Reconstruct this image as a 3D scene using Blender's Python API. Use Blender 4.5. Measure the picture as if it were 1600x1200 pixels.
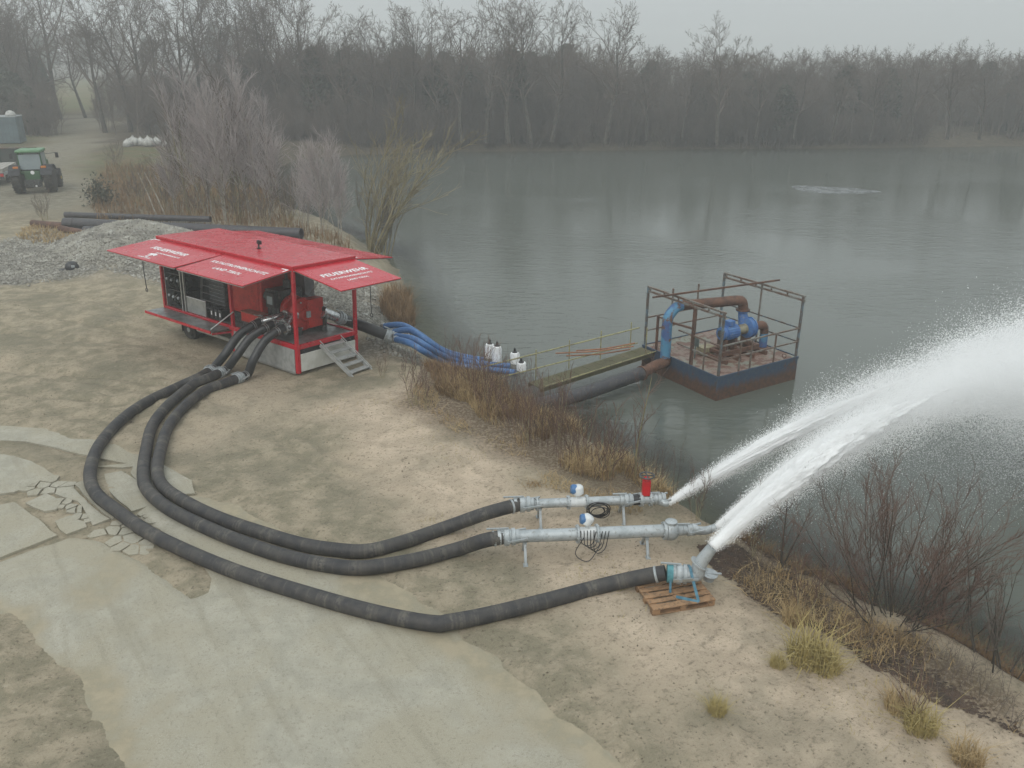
import bpy, math, random
import numpy as np
from mathutils import Vector, Matrix
random.seed(7); np.random.seed(7)
for o in list(bpy.data.objects): bpy.data.objects.remove(o)
S = bpy.context.scene
COL = S.collection
R = math.radians
# ------------------------------------------------------------------ camera
CAM_H, FPX, PITCH = 9.2, 1300.0, math.atan(520 / 1300.0)
cd = bpy.data.cameras.new('camera'); cam = bpy.data.objects.new('camera', cd); COL.objects.link(cam)
cd.sensor_width = 36; cd.lens = 36 * FPX / 1600; cd.clip_start = .2; cd.clip_end = 3000
cam.location = (0, 0, CAM_H); cam.rotation_euler = (math.pi / 2 - PITCH, 0, 0)
S.camera = cam
# ------------------------------------------------------------------ overcast sky, soft sun
SUN_EL, SUN_ROT = R(48), R(200)
w = bpy.data.worlds.new('World'); S.world = w; w.use_nodes = True
nt = w.node_tree; nt.nodes.clear()
def N(nt, typ, **kw):
    n = nt.nodes.new(typ)
    for k, v in kw.items():
        if hasattr(n, k) and not k.startswith('i_'): setattr(n, k, v)
    return n
out = N(nt, 'ShaderNodeOutputWorld'); bg = N(nt, 'ShaderNodeBackground')
sky = N(nt, 'ShaderNodeTexSky', sky_type='NISHITA', sun_disc=False)
sky.sun_elevation = SUN_EL; sky.sun_rotation = SUN_ROT; sky.dust_density = 6; sky.air_density = 1.0
# cloud deck: standard overcast luminance (1 + 2 sin(elevation)) / 3, neutral grey
tc = N(nt, 'ShaderNodeTexCoord'); sx = N(nt, 'ShaderNodeSeparateXYZ')
nt.links.new(tc.outputs['Generated'], sx.inputs[0])
mr = N(nt, 'ShaderNodeMapRange'); mr.inputs['From Min'].default_value = 0; mr.inputs['From Max'].default_value = 1
mr.inputs['To Min'].default_value = 1.0; mr.inputs['To Max'].default_value = 2.2
nt.links.new(sx.outputs['Z'], mr.inputs['Value'])
vm = N(nt, 'ShaderNodeVectorMath', operation='SCALE'); vm.inputs[0].default_value = (4.25, 4.6, 4.72)
nt.links.new(mr.outputs[0], vm.inputs['Scale'])
mix = N(nt, 'ShaderNodeMix', data_type='RGBA'); mix.inputs[0].default_value = .93
nt.links.new(sky.outputs[0], mix.inputs[6]); nt.links.new(vm.outputs[0], mix.inputs[7])
nt.links.new(mix.outputs[2], bg.inputs[0]); bg.inputs[1].default_value = .1
nt.links.new(bg.outputs[0], out.inputs[0])
sl = bpy.data.lights.new('sun', 'SUN'); sun = bpy.data.objects.new('sun', sl); COL.objects.link(sun)
sl.energy = .9; sl.angle = R(35); sl.color = (1, .97, .92)
sd_ = Vector((math.sin(SUN_ROT) * math.cos(SUN_EL), math.cos(SUN_ROT) * math.cos(SUN_EL), math.sin(SUN_EL)))
sun.rotation_euler = (-sd_).to_track_quat('-Z', 'Y').to_euler()
vs = S.view_settings; vs.view_transform = 'Standard'; vs.look = 'None'; vs.exposure = 0.34; vs.gamma = 1; vs.use_curve_mapping = False
cy = S.cycles; cy.use_denoising = True
try: cy.denoiser = 'OPENIMAGEDENOISE'
except Exception: pass
cy.max_bounces = 8; cy.diffuse_bounces = 4; cy.glossy_bounces = 3; cy.transmission_bounces = 4; cy.volume_bounces = 2; cy.transparent_max_bounces = 12
cy.use_adaptive_sampling = True; cy.adaptive_threshold = .02
cy.caustics_reflective = False; cy.caustics_refractive = False

# ------------------------------------------------------------------ helpers
WZ = -1.2                                                            # water level
def G(px, py, z=0.0):
    """point of the level z that the survey picture shows at (px, py)"""
    x = (px - 800) / FPX; y = (py - 600) / FPX
    d = Vector((x, math.cos(PITCH) - y * math.sin(PITCH), -math.sin(PITCH) - y * math.cos(PITCH)))
    return Vector((0, 0, CAM_H)) + d * ((z - CAM_H) / d.z)
def fade(t): return t * t * (3 - 2 * t)
_rng = np.random.RandomState(3); _tab = _rng.rand(256, 256)
def vnoise(x, y):
    x = np.asarray(x, float); y = np.asarray(y, float)
    xi = np.floor(x).astype(int); yi = np.floor(y).astype(int); fx = fade(x - xi); fy = fade(y - yi)
    a = _tab[xi % 256, yi % 256]; b = _tab[(xi + 1) % 256, yi % 256]; c = _tab[xi % 256, (yi + 1) % 256]; d = _tab[(xi + 1) % 256, (yi + 1) % 256]
    return (a * (1 - fx) + b * fx) * (1 - fy) + (c * (1 - fx) + d * fx) * fy - .5
def fbm(x, y, o=4):
    s = 0; a = 1.0
    for i in range(o):
        s = s + a * vnoise(x * 2 ** i + 17.3 * i, y * 2 ** i + 5.1 * i); a *= .5
    return s
def poly_sd(x, y, P):
    """signed distance to a polygon, positive inside"""
    x = np.asarray(x, float); y = np.asarray(y, float)
    best = np.full(x.shape, 1e9); ins = np.zeros(x.shape, bool); n = len(P)
    for i in range(n):
        ax, ay = P[i][0], P[i][1]; bx, by = P[(i + 1) % n][0], P[(i + 1) % n][1]
        dx, dy = bx - ax, by - ay; L = dx * dx + dy * dy + 1e-12
        t = np.clip(((x - ax) * dx + (y - ay) * dy) / L, 0, 1)
        best = np.minimum(best, (x - ax - t * dx) ** 2 + (y - ay - t * dy) ** 2)
        c = (ay > y) != (by > y)
        ins ^= c & (x < (bx - ax) * (y - ay) / (by - ay + 1e-12) + ax)
    d = np.sqrt(best)
    return np.where(ins, d, -d)
def sstep(a, b, v): return fade(np.clip((v - a) / (b - a), 0, 1))

class MB:
    """collects shapes; build() links them as one mesh object"""
    def __init__(s): s.v = []; s.f = []; s.mi = []; s.al = []; s.cur = 0; s.n = 0
    def add(s, V, F, al=None):
        b = s.n
        s.v.extend([tuple(p) for p in V]); s.n += len(V)
        s.al.extend(al if al is not None else [0.0] * len(V))
        for f in F: s.f.append(tuple(i + b for i in f)); s.mi.append(s.cur)
        return s
    def box(s, lo, hi, M=None):
        x0, y0, z0 = lo; x1, y1, z1 = hi
        V = [Vector(p) for p in ((x0, y0, z0), (x1, y0, z0), (x1, y1, z0), (x0, y1, z0), (x0, y0, z1), (x1, y0, z1), (x1, y1, z1), (x0, y1, z1))]
        if M is not None: V = [M @ p for p in V]
        return s.add(V, [(0, 3, 2, 1), (4, 5, 6, 7), (0, 1, 5, 4), (1, 2, 6, 5), (2, 3, 7, 6), (3, 0, 4, 7)])
    def beam(s, a, b, wd, ht, up=(0, 0, 1)):
        a = Vector(a); b = Vector(b); d = (b - a); L = d.length; d.normalize()
        u = Vector(up); r = d.cross(u)
        if r.length < 1e-4: r = d.cross(Vector((1, 0, 0)))
        r.normalize(); u = r.cross(d)
        M = Matrix((r, d, u)).transposed().to_4x4(); M.translation = a
        return s.box((-wd / 2, 0, -ht / 2), (wd / 2, L, ht / 2), M)
    def tube(s, path, r, n=10, caps=True):
        P = [Vector(p) for p in path]; m = len(P)
        rr = r if isinstance(r, (list, tuple)) else [r] * m
        T = []
        for i in range(m):
            t = P[min(i + 1, m - 1)] - P[max(i - 1, 0)]
            T.append(t.normalized() if t.length > 1e-9 else Vector((0, 0, 1)))
        u = T[0].orthogonal().normalized(); V = []; al = []; L = 0
        for i in range(m):
            if i: L += (P[i] - P[i - 1]).length
            u = (u - T[i] * u.dot(T[i]))
            u = u.normalized() if u.length > 1e-6 else T[i].orthogonal().normalized()
            q = T[i].cross(u)
            for k in range(n):
                a = 2 * math.pi * k / n
                V.append(P[i] + (u * math.cos(a) + q * math.sin(a)) * rr[i]); al.append(L)
        F = []
        for i in range(m - 1):
            for k in range(n):
                F.append((i * n + k, i * n + (k + 1) % n, (i + 1) * n + (k + 1) % n, (i + 1) * n + k))
        if caps: F.append(tuple(range(n - 1, -1, -1))); F.append(tuple((m - 1) * n + k for k in range(n)))
        return s.add(V, F, al)
    def cyl(s, a, b, r, r2=None, n=16): return s.tube([a, b], [r, r if r2 is None else r2], n)
    def ring(s, c, ax, R0, R1, hw, n=20):
        """flat ring: outer radius R1, inner R0, half width hw along ax"""
        c = Vector(c); ax = Vector(ax).normalized(); u = ax.orthogonal().normalized(); q = ax.cross(u); V = []
        for (rr, h) in ((R0, -hw), (R1, -hw), (R1, hw), (R0, hw)):
            for k in range(n):
                a = 2 * math.pi * k / n; V.append(c + ax * h + (u * math.cos(a) + q * math.sin(a)) * rr)
        F = []
        for j in range(4):
            for k in range(n): F.append((j * n + k, j * n + (k + 1) % n, ((j + 1) % 4) * n + (k + 1) % n, ((j + 1) % 4) * n + k))
        return s.add(V, F)
    def lathe(s, c, ax, prof, n=18):
        """prof: (position along ax, radius)"""
        c = Vector(c); ax = Vector(ax).normalized()
        return s.tube([c + ax * p for p, _ in prof], [max(r, 1e-4) for _, r in prof], n)
    def torus(s, c, ax, R0, r, n=20, m=8):
        c = Vector(c); ax = Vector(ax).normalized(); u = ax.orthogonal().normalized(); q = ax.cross(u); V = []; F = []
        for k in range(n):
            a = 2 * math.pi * k / n; e = u * math.cos(a) + q * math.sin(a)
            for j in range(m):
                b = 2 * math.pi * j / m; V.append(c + e * (R0 + r * math.cos(b)) + ax * r * math.sin(b))
        for k in range(n):
            for j in range(m): F.append((k * m + j, k * m + (j + 1) % m, ((k + 1) % n) * m + (j + 1) % m, ((k + 1) % n) * m + j))
        return s.add(V, F)
    def plate(s, P, th, nrm=None):
        """planar polygon with thickness below it"""
        P = [Vector(p) for p in P]; nn = Vector(nrm) if nrm else (P[1] - P[0]).cross(P[2] - P[0]).normalized()
        n = len(P); V = P + [p - nn * th for p in P]
        F = [tuple(range(n)), tuple(range(2 * n - 1, n - 1, -1))] + [(i, i + n, (i + 1) % n + n, (i + 1) % n) for i in range(n)]
        return s.add(V, F)
    def mesh(s, name, smooth=True, angle=40):
        me = bpy.data.meshes.new(name); me.from_pydata(s.v, [], s.f)
        if any(s.mi): me.polygons.foreach_set('material_index', s.mi)
        if any(s.al):
            at = me.attributes.new('along', 'FLOAT', 'POINT'); at.data.foreach_set('value', s.al)
        if smooth:
            me.polygons.foreach_set('use_smooth', [True] * len(me.polygons)); me.set_sharp_from_angle(angle=R(angle))
        me.update(); return me
    def build(s, name, mats, parent=None, smooth=True, bevel=0, angle=40):
        me = s.mesh(name, smooth, angle)
        for m in (mats if isinstance(mats, (list, tuple)) else [mats]): me.materials.append(m)
        return link(name, me, parent, bevel)
def link(name, me, parent=None, bevel=0):
    o = bpy.data.objects.new(name, me); COL.objects.link(o); o.parent = parent
    if bevel:
        b = o.modifiers.new('bevel', 'BEVEL'); b.width = bevel; b.segments = 2; b.limit_method = 'ANGLE'; b.angle_limit = R(50)
    return o
def tag(o, label=None, cat=None, group=None, kind=None):
    if label: o['label'] = label
    if cat: o['category'] = cat
    if group: o['group'] = group
    if kind: o['kind'] = kind
    return o
def thing(name, label, cat, loc=(0, 0, 0), rot=(0, 0, 0), group=None):
    o = bpy.data.objects.new(name, None); COL.objects.link(o); o.empty_display_size = .2
    o.location = loc; o.rotation_euler = rot
    return tag(o, label, cat, group)
def copy_tree(o, parent=None):
    c = o.copy(); COL.objects.link(c); c.parent = parent
    for ch in list(o.children): copy_tree(ch, c)
    return c
def spline(P, step=.12):
    """Catmull-Rom through P"""
    P = [Vector(p) for p in P]; Q = [P[0] * 2 - P[1]] + P + [P[-1] * 2 - P[-2]]; o = []
    for i in range(1, len(Q) - 2):
        a, b, c, d = Q[i - 1], Q[i], Q[i + 1], Q[i + 2]; n = max(2, int((c - b).length / step))
        for k in range(n):
            t = k / n
            o.append(.5 * ((2 * b) + (c - a) * t + (2 * a - 5 * b + 4 * c - d) * t * t + (3 * b - a - 3 * c + d) * t ** 3))
    o.append(P[-1]); return o

# ------------------------------------------------------------------ materials
def newmat(name):
    m = bpy.data.materials.new(name); m.use_nodes = True; nt = m.node_tree
    b = nt.nodes['Principled BSDF']; return m, nt, b
def noise(nt, vec, scale, detail=4, rough=.55, dist=0):
    n = nt.nodes.new('ShaderNodeTexNoise'); n.inputs['Scale'].default_value = scale; n.inputs['Detail'].default_value = detail
    n.inputs['Roughness'].default_value = rough; n.inputs['Distortion'].default_value = dist
    if vec is not None: nt.links.new(vec, n.inputs['Vector'])
    return n.outputs[0]
def rng(nt, v, a, b, c=0., d=1., smooth=True):
    n = nt.nodes.new('ShaderNodeMapRange'); n.interpolation_type = 'SMOOTHSTEP' if smooth else 'LINEAR'
    for k, x in zip(('From Min', 'From Max', 'To Min', 'To Max'), (a, b, c, d)): n.inputs[k].default_value = x
    nt.links.new(v, n.inputs['Value']); return n.outputs[0]
def mixc(nt, f, a, b, mode='MIX'):
    n = nt.nodes.new('ShaderNodeMix'); n.data_type = 'RGBA'; n.blend_type = mode
    for sock, v in ((n.inputs[0], f), (n.inputs[6], a), (n.inputs[7], b)):
        if isinstance(v, (int, float)): sock.default_value = v
        elif isinstance(v, tuple): sock.default_value = (*v[:3], 1)
        else: nt.links.new(v, sock)
    return n.outputs[2]
def mth(nt, op, a, b=None):
    n = nt.nodes.new('ShaderNodeMath'); n.operation = op
    for i, v in enumerate((a, b)):
        if v is None: continue
        if isinstance(v, (int, float)): n.inputs[i].default_value = v
        else: nt.links.new(v, n.inputs[i])
    return n.outputs[0]
def attr(nt, name):
    n = nt.nodes.new('ShaderNodeAttribute'); n.attribute_name = name; return n.outputs['Fac']
def coord(nt, which='Object'):
    return nt.nodes.new('ShaderNodeTexCoord').outputs[which]
def position(nt): return nt.nodes.new('ShaderNodeNewGeometry').outputs['Position']
def bump(nt, b, h, strength=.3, dist=.02):
    n = nt.nodes.new('ShaderNodeBump'); n.inputs['Strength'].default_value = strength; n.inputs['Distance'].default_value = dist
    nt.links.new(h, n.inputs['Height']); nt.links.new(n.outputs[0], b.inputs['Normal'])
def M(name, col, rough=.6, metal=0., col2=None, scale=5., lo=.42, hi=.62, col3=None, s3=14., bmp=.0, bs=40., spec=.5, along=False):
    """painted / worn surface: base colour, second colour in patches, third in fine flecks"""
    m, nt, b = newmat(name); c = coord(nt)
    n1 = noise(nt, c, scale, 6, .6)
    base = mixc(nt, rng(nt, n1, lo, hi), col, col2 if col2 else tuple(x * .72 for x in col))
    if col3: base = mixc(nt, rng(nt, noise(nt, c, s3, 5, .65), .55, .66), base, col3)
    nt.links.new(base, b.inputs['Base Color'])
    b.inputs['Metallic'].default_value = metal; b.inputs['Specular IOR Level'].default_value = spec
    nt.links.new(rng(nt, n1, .3, .7, max(.03, rough - .08), min(1, rough + .1)), b.inputs['Roughness'])
    if bmp: bump(nt, b, noise(nt, c, bs, 4), bmp, .01)
    return m
MT = dict(
    red=M('red_paint', (.46, .016, .030), .24, 0, (.43, .016, .029), 1.5, spec=.5, col3=(.38, .05, .055), s3=3.5),
    red_pump=M('red_pump_paint', (.50, .026, .018), .4, 0, (.40, .022, .016), 4, col3=(.22, .025, .02)),
    white=M('white_panel', (.62, .62, .58), .4, 0, (.52, .52, .47), 2),
    letter=M('white_lettering', (.80, .80, .80), .5, 0, (.74, .74, .74), 3),
    alu=M('aluminium', (.52, .53, .52), .36, .85, (.40, .41, .40), 4),
    alu_dull=M('dull_aluminium', (.40, .41, .40), .45, .25, (.31, .32, .31), 6),
    galv=M('galvanised_steel', (.42, .45, .46), .5, .35, (.33, .36, .37), 5, col3=(.27, .28, .27)),
    tread=M('tread_plate', (.30, .31, .31), .38, .6, (.20, .21, .20), 3, col3=(.16, .155, .13), bmp=.3, bs=60),
    black=M('black_plastic', (.018, .018, .02), .5, 0, (.03, .03, .032), 6),
    dark=M('dark_machinery', (.045, .047, .048), .5, .2, (.085, .087, .083), 7, col3=(.16, .16, .15)),
    rubber=M('tyre_rubber', (.025, .025, .025), .8, 0, (.05, .046, .038), 6, col3=(.09, .08, .06)),
    smoothhose=M('black_rubber_hose', (.018, .019, .021), .42, 0, (.03, .03, .032), 5),
    bluehose=M('blue_hose', (.055, .16, .36), .45, 0, (.045, .125, .30), 4, col3=(.12, .22, .38)),
    whitep=M('white_plastic', (.78, .79, .79), .4, 0, (.70, .71, .71), 6),
    grey=M('grey_cabinet', (.20, .21, .215), .5, .1, (.16, .165, .17), 3),
    chrome=M('polished_steel', (.62, .63, .63), .25, .9, (.42, .43, .43), 9, col3=(.30, .31, .30), s3=22),
    coil=M('coiled_hose', (.06, .066, .055), .7, 0, (.03, .034, .03), 8),
    meterblue=M('meter_blue', (.06, .17, .36), .4, 0, (.05, .14, .30), 5),
    meterwhite=M('meter_white', (.66, .68, .68), .4, 0, (.56, .58, .58), 5),
    valvered=M('valve_red', (.55, .012, .02), .4, 0, (.45, .01, .016), 5),
    strap=M('blue_strap', (.09, .22, .30), .7, 0, (.06, .16, .22), 9),
    teal=M('teal_band', (.08, .25, .28), .6, 0, (.05, .18, .21), 9),
    hull=None, wood=None,
    rust=M('rusty_steel', (.13, .065, .042), .75, .1, (.075, .045, .035), 3.5, col3=(.20, .10, .055), bmp=.25, bs=30),
    rustbeam=M('rusted_painted_beam', (.14, .09, .065), .75, .1, (.19, .185, .165), 2.6, col3=(.075, .045, .035), bmp=.2),
    rustblue=M('rusted_blue_rail', (.11, .085, .07), .7, .1, (.13, .19, .22), 2.2, col3=(.10, .06, .04)),
    bluepipe=M('flaking_blue_pipe', (.08, .24, .38), .6, 0, (.06, .11, .26), 2.5, col3=(.14, .075, .045), s3=4.5),
    bluepump=M('blue_pump_paint', (.05, .13, .33), .5, 0, (.07, .17, .36), 4, col3=(.17, .20, .25), s3=9),
    blackpipe=M('black_pe_pipe', (.035, .036, .042), .5, 0, (.055, .052, .056), 2.5, col3=(.10, .085, .07)),
    yellowrail=M('faded_yellow_rail', (.33, .31, .15), .65, .1, (.22, .2, .12), 3, col3=(.14, .10, .06)),
    greenwalk=M('mossy_gangway', (.085, .080, .036), .85, 0, (.12, .105, .06), 3, col3=(.05, .042, .025), bmp=.3),
    orange=M('faded_orange_strap', (.30, .12, .05), .8, 0, (.24, .10, .05), 6),
    pallet=M('pallet_wood', (.32, .19, .10), .85, 0, (.22, .135, .075), 7, col3=(.12, .08, .05), bmp=.35, bs=50),
    greenpaint=M('tractor_green', (.022, .085, .028), .4, 0, (.03, .10, .04), 4),
    palegreen=M('tractor_roof_green', (.11, .24, .12), .45, 0, (.09, .2, .1), 4),
    yellow=M('rim_yellow', (.50, .34, .03), .5, 0, (.38, .26, .03), 4),
    fender=M('fender_grey', (.07, .075, .085), .6, 0, (.05, .055, .06), 4),
    amber=M('amber_lens', (.62, .20, .02), .3, 0, (.5, .16, .02), 4),
    redlens=M('red_lens', (.5, .03, .03), .3, 0, (.4, .02, .02), 4),
    glass=M('tractor_glass', (.25, .30, .32), .08, 0, (.22, .27, .29), 2, spec=.9),
    container=M('container_paint', (.10, .15, .17), .6, 0, (.08, .12, .135), 1.2, col3=(.13, .10, .08)),
    skip=M('dark_green_steel', (.028, .042, .036), .6, 0, (.045, .05, .045), 2),
    plank=M('bleached_planks', (.36, .34, .31), .85, 0, (.26, .25, .22), 3, bmp=.2),
    bag=M('white_bulk_bag', (.46, .46, .43), .8, 0, (.32, .32, .30), 4, bmp=.3, bs=10),
    bark=M('grey_brown_bark', (.075, .065, .052), .95, 0, (.05, .044, .036), 3),
    barkgreen=M('algae_green_bark', (.23, .20, .11), .95, 0, (.16, .135, .08), 2),
    twig=M('brown_twigs', (.145, .115, .094), .95, 0, (.11, .088, .073), .5),
    twigpink=M('pinkish_birch_twigs', (.44, .385, .375), .95, 0, (.35, .305, .295), .5),
    twigred=M('reddish_twigs', (.15, .088, .066), .9, 0, (.10, .068, .054), .7),
    twigyellow=M('olive_willow_twigs', (.30, .255, .15), .9, 0, (.23, .19, .115), .7),
    birchbark=M('birch_bark', (.34, .31, .26), .9, 0, (.22, .19, .14), 4),
    needles=M('pine_needles', (.055, .062, .042), .9, 0, (.07, .074, .05), .6),
    drygrass=M('dry_grass', (.42, .31, .16), .9, 0, (.30, .205, .10), 1.2),
    rustgrass=M('rust_brown_grass', (.23, .145, .07), .9, 0, (.16, .10, .052), 1.2),
    greengrass=M('yellow_green_grass', (.40, .32, .13), .9, 0, (.29, .235, .09), 1.5),
    leaf=M('dead_leaves', (.085, .055, .038), .9, 0, (.055, .04, .03), 4),
    stone=M('pale_gravel_stone', (.34, .325, .28), .85, 0, (.22, .21, .185), .9, col3=(.46, .45, .41), s3=1.7),
)
# ------------------------------------------------------------------ the lake outline and the terrain
shore_px = [(1600, 1068), (1520, 1022), (1440, 985), (1370, 960), (1300, 930), (1210, 880), (1130, 835), (1075, 800), (1030, 755), (960, 715), (880, 672), (815, 636), (760, 606), (715, 580), (690, 560), (655, 515), (637, 475), (630, 430), (600, 396), (540, 366), (480, 345), (440, 320), (425, 290), (430, 264), (470, 249), (560, 242), (700, 238), (1000, 235), (1300, 232), (1600, 229)]
LAKE = [tuple(G(x, y, WZ)[:2]) for x, y in shore_px]
LAKE = [(30, -25), (20, -6), (14.5, 3), (11.5, 8)] + LAKE + [(85, 101), (140, 96), (260, 60), (260, -25)]
def P2(L, z=0): return [tuple(G(x, y, z)[:2]) for x, y in L]
ROAD = P2([(-160, 960), (-160, 668), (0, 668), (70, 676), (150, 690), (225, 712), (310, 757), (390, 785), (470, 826), (560, 870), (650, 925), (760, 1003), (870, 1082), (1010, 1210), (1100, 1330), (260, 1330), (190, 1210), (120, 1115), (62, 1025), (0, 966)])
MUDBAND = P2([(-160, 712), (-160, 682), (0, 684), (70, 702), (140, 733), (200, 762), (160, 772), (100, 750), (40, 722)])   # earth lying over the slabs
MUDBAND2 = P2([(150, 842), (120, 800), (175, 838), (235, 838), (290, 872), (330, 935), (290, 925), (225, 868)])
GRAVEL = P2([(-300, 410), (0, 376), (110, 352), (200, 345), (300, 340), (450, 370), (560, 395), (625, 462), (690, 555), (640, 548), (590, 540), (560, 512), (430, 470), (250, 445), (170, 425), (110, 438), (0, 448), (-300, 470)])
SAND = P2([(500, 640), (600, 600), (650, 585), (720, 640), (800, 700), (860, 740), (1000, 800), (1120, 855), (1300, 990), (1460, 1060), (1700, 1130), (1700, 1400), (1250, 1400), (1060, 1120), (910, 990), (780, 905), (700, 850), (600, 770), (520, 700)])
BANKVEG = P2([(640, 600), (690, 560), (760, 600), (880, 670), (1000, 740), (1075, 800), (1000, 790), (920, 770), (850, 740), (790, 710), (700, 660), (640, 640)])
SHOREB = P2([(1120, 838), (1210, 880), (1300, 928), (1370, 958), (1440, 984), (1520, 1020), (1610, 1066), (1610, 1115), (1500, 1062), (1400, 1014), (1300, 968), (1200, 920), (1130, 875)], -.7)
LITTER = P2([(1090, 850), (1140, 850), (1230, 900), (1330, 950), (1450, 1000), (1600, 1090), (1600, 1150), (1480, 1100), (1350, 1030), (1240, 960), (1160, 930)])
GRASSL = P2([(-400, 236), (0, 232), (60, 225), (85, 214), (60, 205), (0, 202), (-400, 196)])
GRASSR = P2([(130, 272), (150, 240), (185, 228), (300, 232), (400, 262), (420, 300), (330, 320), (230, 290)])
TRACK = P2([(-200, 330), (0, 330), (110, 335), (160, 300), (120, 262), (150, 215), (150, 190), (95, 189), (92, 205), (60, 225), (20, 255), (-200, 280)])
FIELD = P2([(-900, 186), (-100, 186), (95, 185), (160, 181), (190, 170), (190, 130), (-900, 130)])
def terr(x, y):
    x = np.asarray(x, float); y = np.asarray(y, float)
    sd = -poly_sd(x, y, LAKE)                                         # positive on land
    wv = 1.7 + .8 * fbm(x * .35, y * .35, 2) + np.where(y > 60, 3, 0) + 1.2 * sstep(20, 28, y) * (1 - sstep(40, 50, y))
    s = np.clip((sd + .25 * fbm(x * .9, y * .9, 3)) / wv, -9, 1)
    land = WZ + 1.2 * fade(np.clip(s, 0, 1)) * 1.0
    z = np.where(s > 0, land, WZ + np.maximum(sd * .35, -2.5) - .02)
    flat = fade(np.clip(sd / 3.0, 0, 1))
    rd = poly_sd(x, y, ROAD)
    off = 1 - sstep(-.3, .6, rd)
    lip = np.exp(-((rd + .35) / .45) ** 2)
    rough = .11 * fbm(x * .5, y * .5, 4) + .045 * fbm(x * 2.3, y * 2.3, 3)
    # old wheel ruts left of the trailer
    rut = np.zeros_like(x)
    for (ax, ay, bx, by) in RUTS:
        dx, dy = bx - ax, by - ay; L = math.hypot(dx, dy)
        t = ((x - ax) * dx + (y - ay) * dy) / L; n_ = ((x - ax) * -dy + (y - ay) * dx) / L + .25 * np.sin(t * .6)
        rut += np.exp(-(n_ / .16) ** 2) * sstep(0, 2, t) * (1 - sstep(L - 2, L, t))
    z = z + flat * off * (rough - .09 * rut)
    z = np.where(sd > 0, z + (1 - flat) * .10 * fbm(x * 1.6, y * 1.6, 3) * sstep(0, .6, sd), z)
    # level pad under the trailer, leaning to the lake
    tx, ty = TR_O; c, s_ = math.cos(TR_YAW), math.sin(TR_YAW)
    lx = (x - tx) * c + (y - ty) * s_; ly = -(x - tx) * s_ + (y - ty) * c
    pad = sstep(-2.6, -.6, lx) * (1 - sstep(2.6, 4.0, lx)) * sstep(-2.6, -.6, ly) * (1 - sstep(7.6, 9.5, ly))
    z = z * (1 - pad) + pad * (-.19 - .035 * np.clip(lx, 0, 2.5) + .02 * fbm(x * 2, y * 2, 3))
    # slabs: earth lies below their tops inside, creeps over them at the edges and in bands
    inside = sstep(-.35, .45, rd + .45 * fbm(x * .9 + 9, y * .9, 5))
    z = (z + .045 * lip) * (1 - inside) + inside * -.03
    for B, a in ((MUDBAND, .06), (MUDBAND2, .055)):
        z = z + a * sstep(-.25, .3, poly_sd(x, y, B) + .35 * fbm(x * 1.1, y * 1.1 + 4, 4))
    # gravel heap
    z = z + heap(x, y)
    # land beyond the lake rises a little
    z = z + np.where(sd > 0, 1.2 * sstep(100, 160, y), 0)
    return z
HEAP_C = G(212, 392)[:2]
def heap(x, y):
    dx = (x - HEAP_C[0]); dy = (y - HEAP_C[1])
    u = dx * .94 + dy * -.34; v = dx * .34 + dy * .94
    r = np.sqrt((u / 4.6) ** 2 + (v / 3.6) ** 2) + .12 * fbm(x * .5, y * .5, 3)
    return 1.35 * np.clip(1 - r ** 1.5, 0, 1) + .12 * sstep(1.9, 1, r)
TR_O = (-6.63, 24.08); TR_YAW = R(52.5); TR_TILT = R(3.0)
RUTS = []
for a, b in (((-60, 560), (330, 600)), ((-60, 590), (250, 640)), ((30, 470), (330, 560)), ((-40, 510), (300, 545)), ((60, 640), (330, 660)), ((0, 430), (240, 500)), ((-60, 545), (420, 640)), ((-60, 552), (400, 655)), ((420, 640), (640, 760)), ((405, 652), (610, 775))):
    A = G(*a); B = G(*b); RUTS.append((A.x, A.y, B.x, B.y))
def lines(a, b, step, lo, hi, g):
    L = list(np.arange(a, b, step)); s = step; v = L[-1]
    while v < hi: s *= g; v += s; L.append(v)
    s = step; v = a; pre = []
    while v > lo: s *= g; v -= s; pre.append(v)
    return np.array(pre[::-1] + L)
gx = lines(-17, 12.5, .125, -700, 700, 1.11); gy = lines(7, 33, .125, -60, 1500, 1.045)
X, Y = np.meshgrid(gx, gy); Zt = terr(X, Y)
def grid_mesh(name, X, Y, Z):
    ny, nx = X.shape; V = np.stack([X, Y, Z], -1).reshape(-1, 3)
    i = np.arange(ny * nx).reshape(ny, nx); F = np.stack([i[:-1, :-1], i[:-1, 1:], i[1:, 1:], i[1:, :-1]], -1).reshape(-1, 4)
    me = bpy.data.meshes.new(name); me.vertices.add(len(V)); me.vertices.foreach_set('co', V.ravel())
    me.loops.add(F.size); me.loops.foreach_set('vertex_index', F.ravel())
    me.polygons.add(len(F)); me.polygons.foreach_set('loop_start', np.arange(0, F.size, 4))
    me.polygons.foreach_set('use_smooth', np.ones(len(F), bool)); me.update(calc_edges=True); me.validate(); return me
def fattr(me, name, v):
    a = me.attributes.new(name, 'FLOAT', 'POINT'); a.data.foreach_set('value', np.asarray(v, np.float32).ravel())
me = grid_mesh('ground', X, Y, Zt)
nz = fbm(X * .6, Y * .6, 4); nz2 = fbm(X * .25 + 40, Y * .25, 3)
sdl = -poly_sd(X, Y, LAKE)
def soft(P, s, n=.8): return sstep(-s, s, poly_sd(X, Y, P) + n * nz)
fattr(me, 'sand', np.maximum(soft(SAND, .9, 1.7), .75 * sstep(.1, .5, nz2 + .25 * nz) * (1 - sstep(30, 40, Y)) * .6))
fattr(me, 'gravel', np.maximum(soft(GRAVEL, .8, 1.5), sstep(.0, .25, heap(X, Y))))
fattr(me, 'veg', np.maximum.reduce([soft(BANKVEG, .8, 1.0), soft(LITTER, .5, .9), soft(SHOREB, .4, .6)]))
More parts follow.
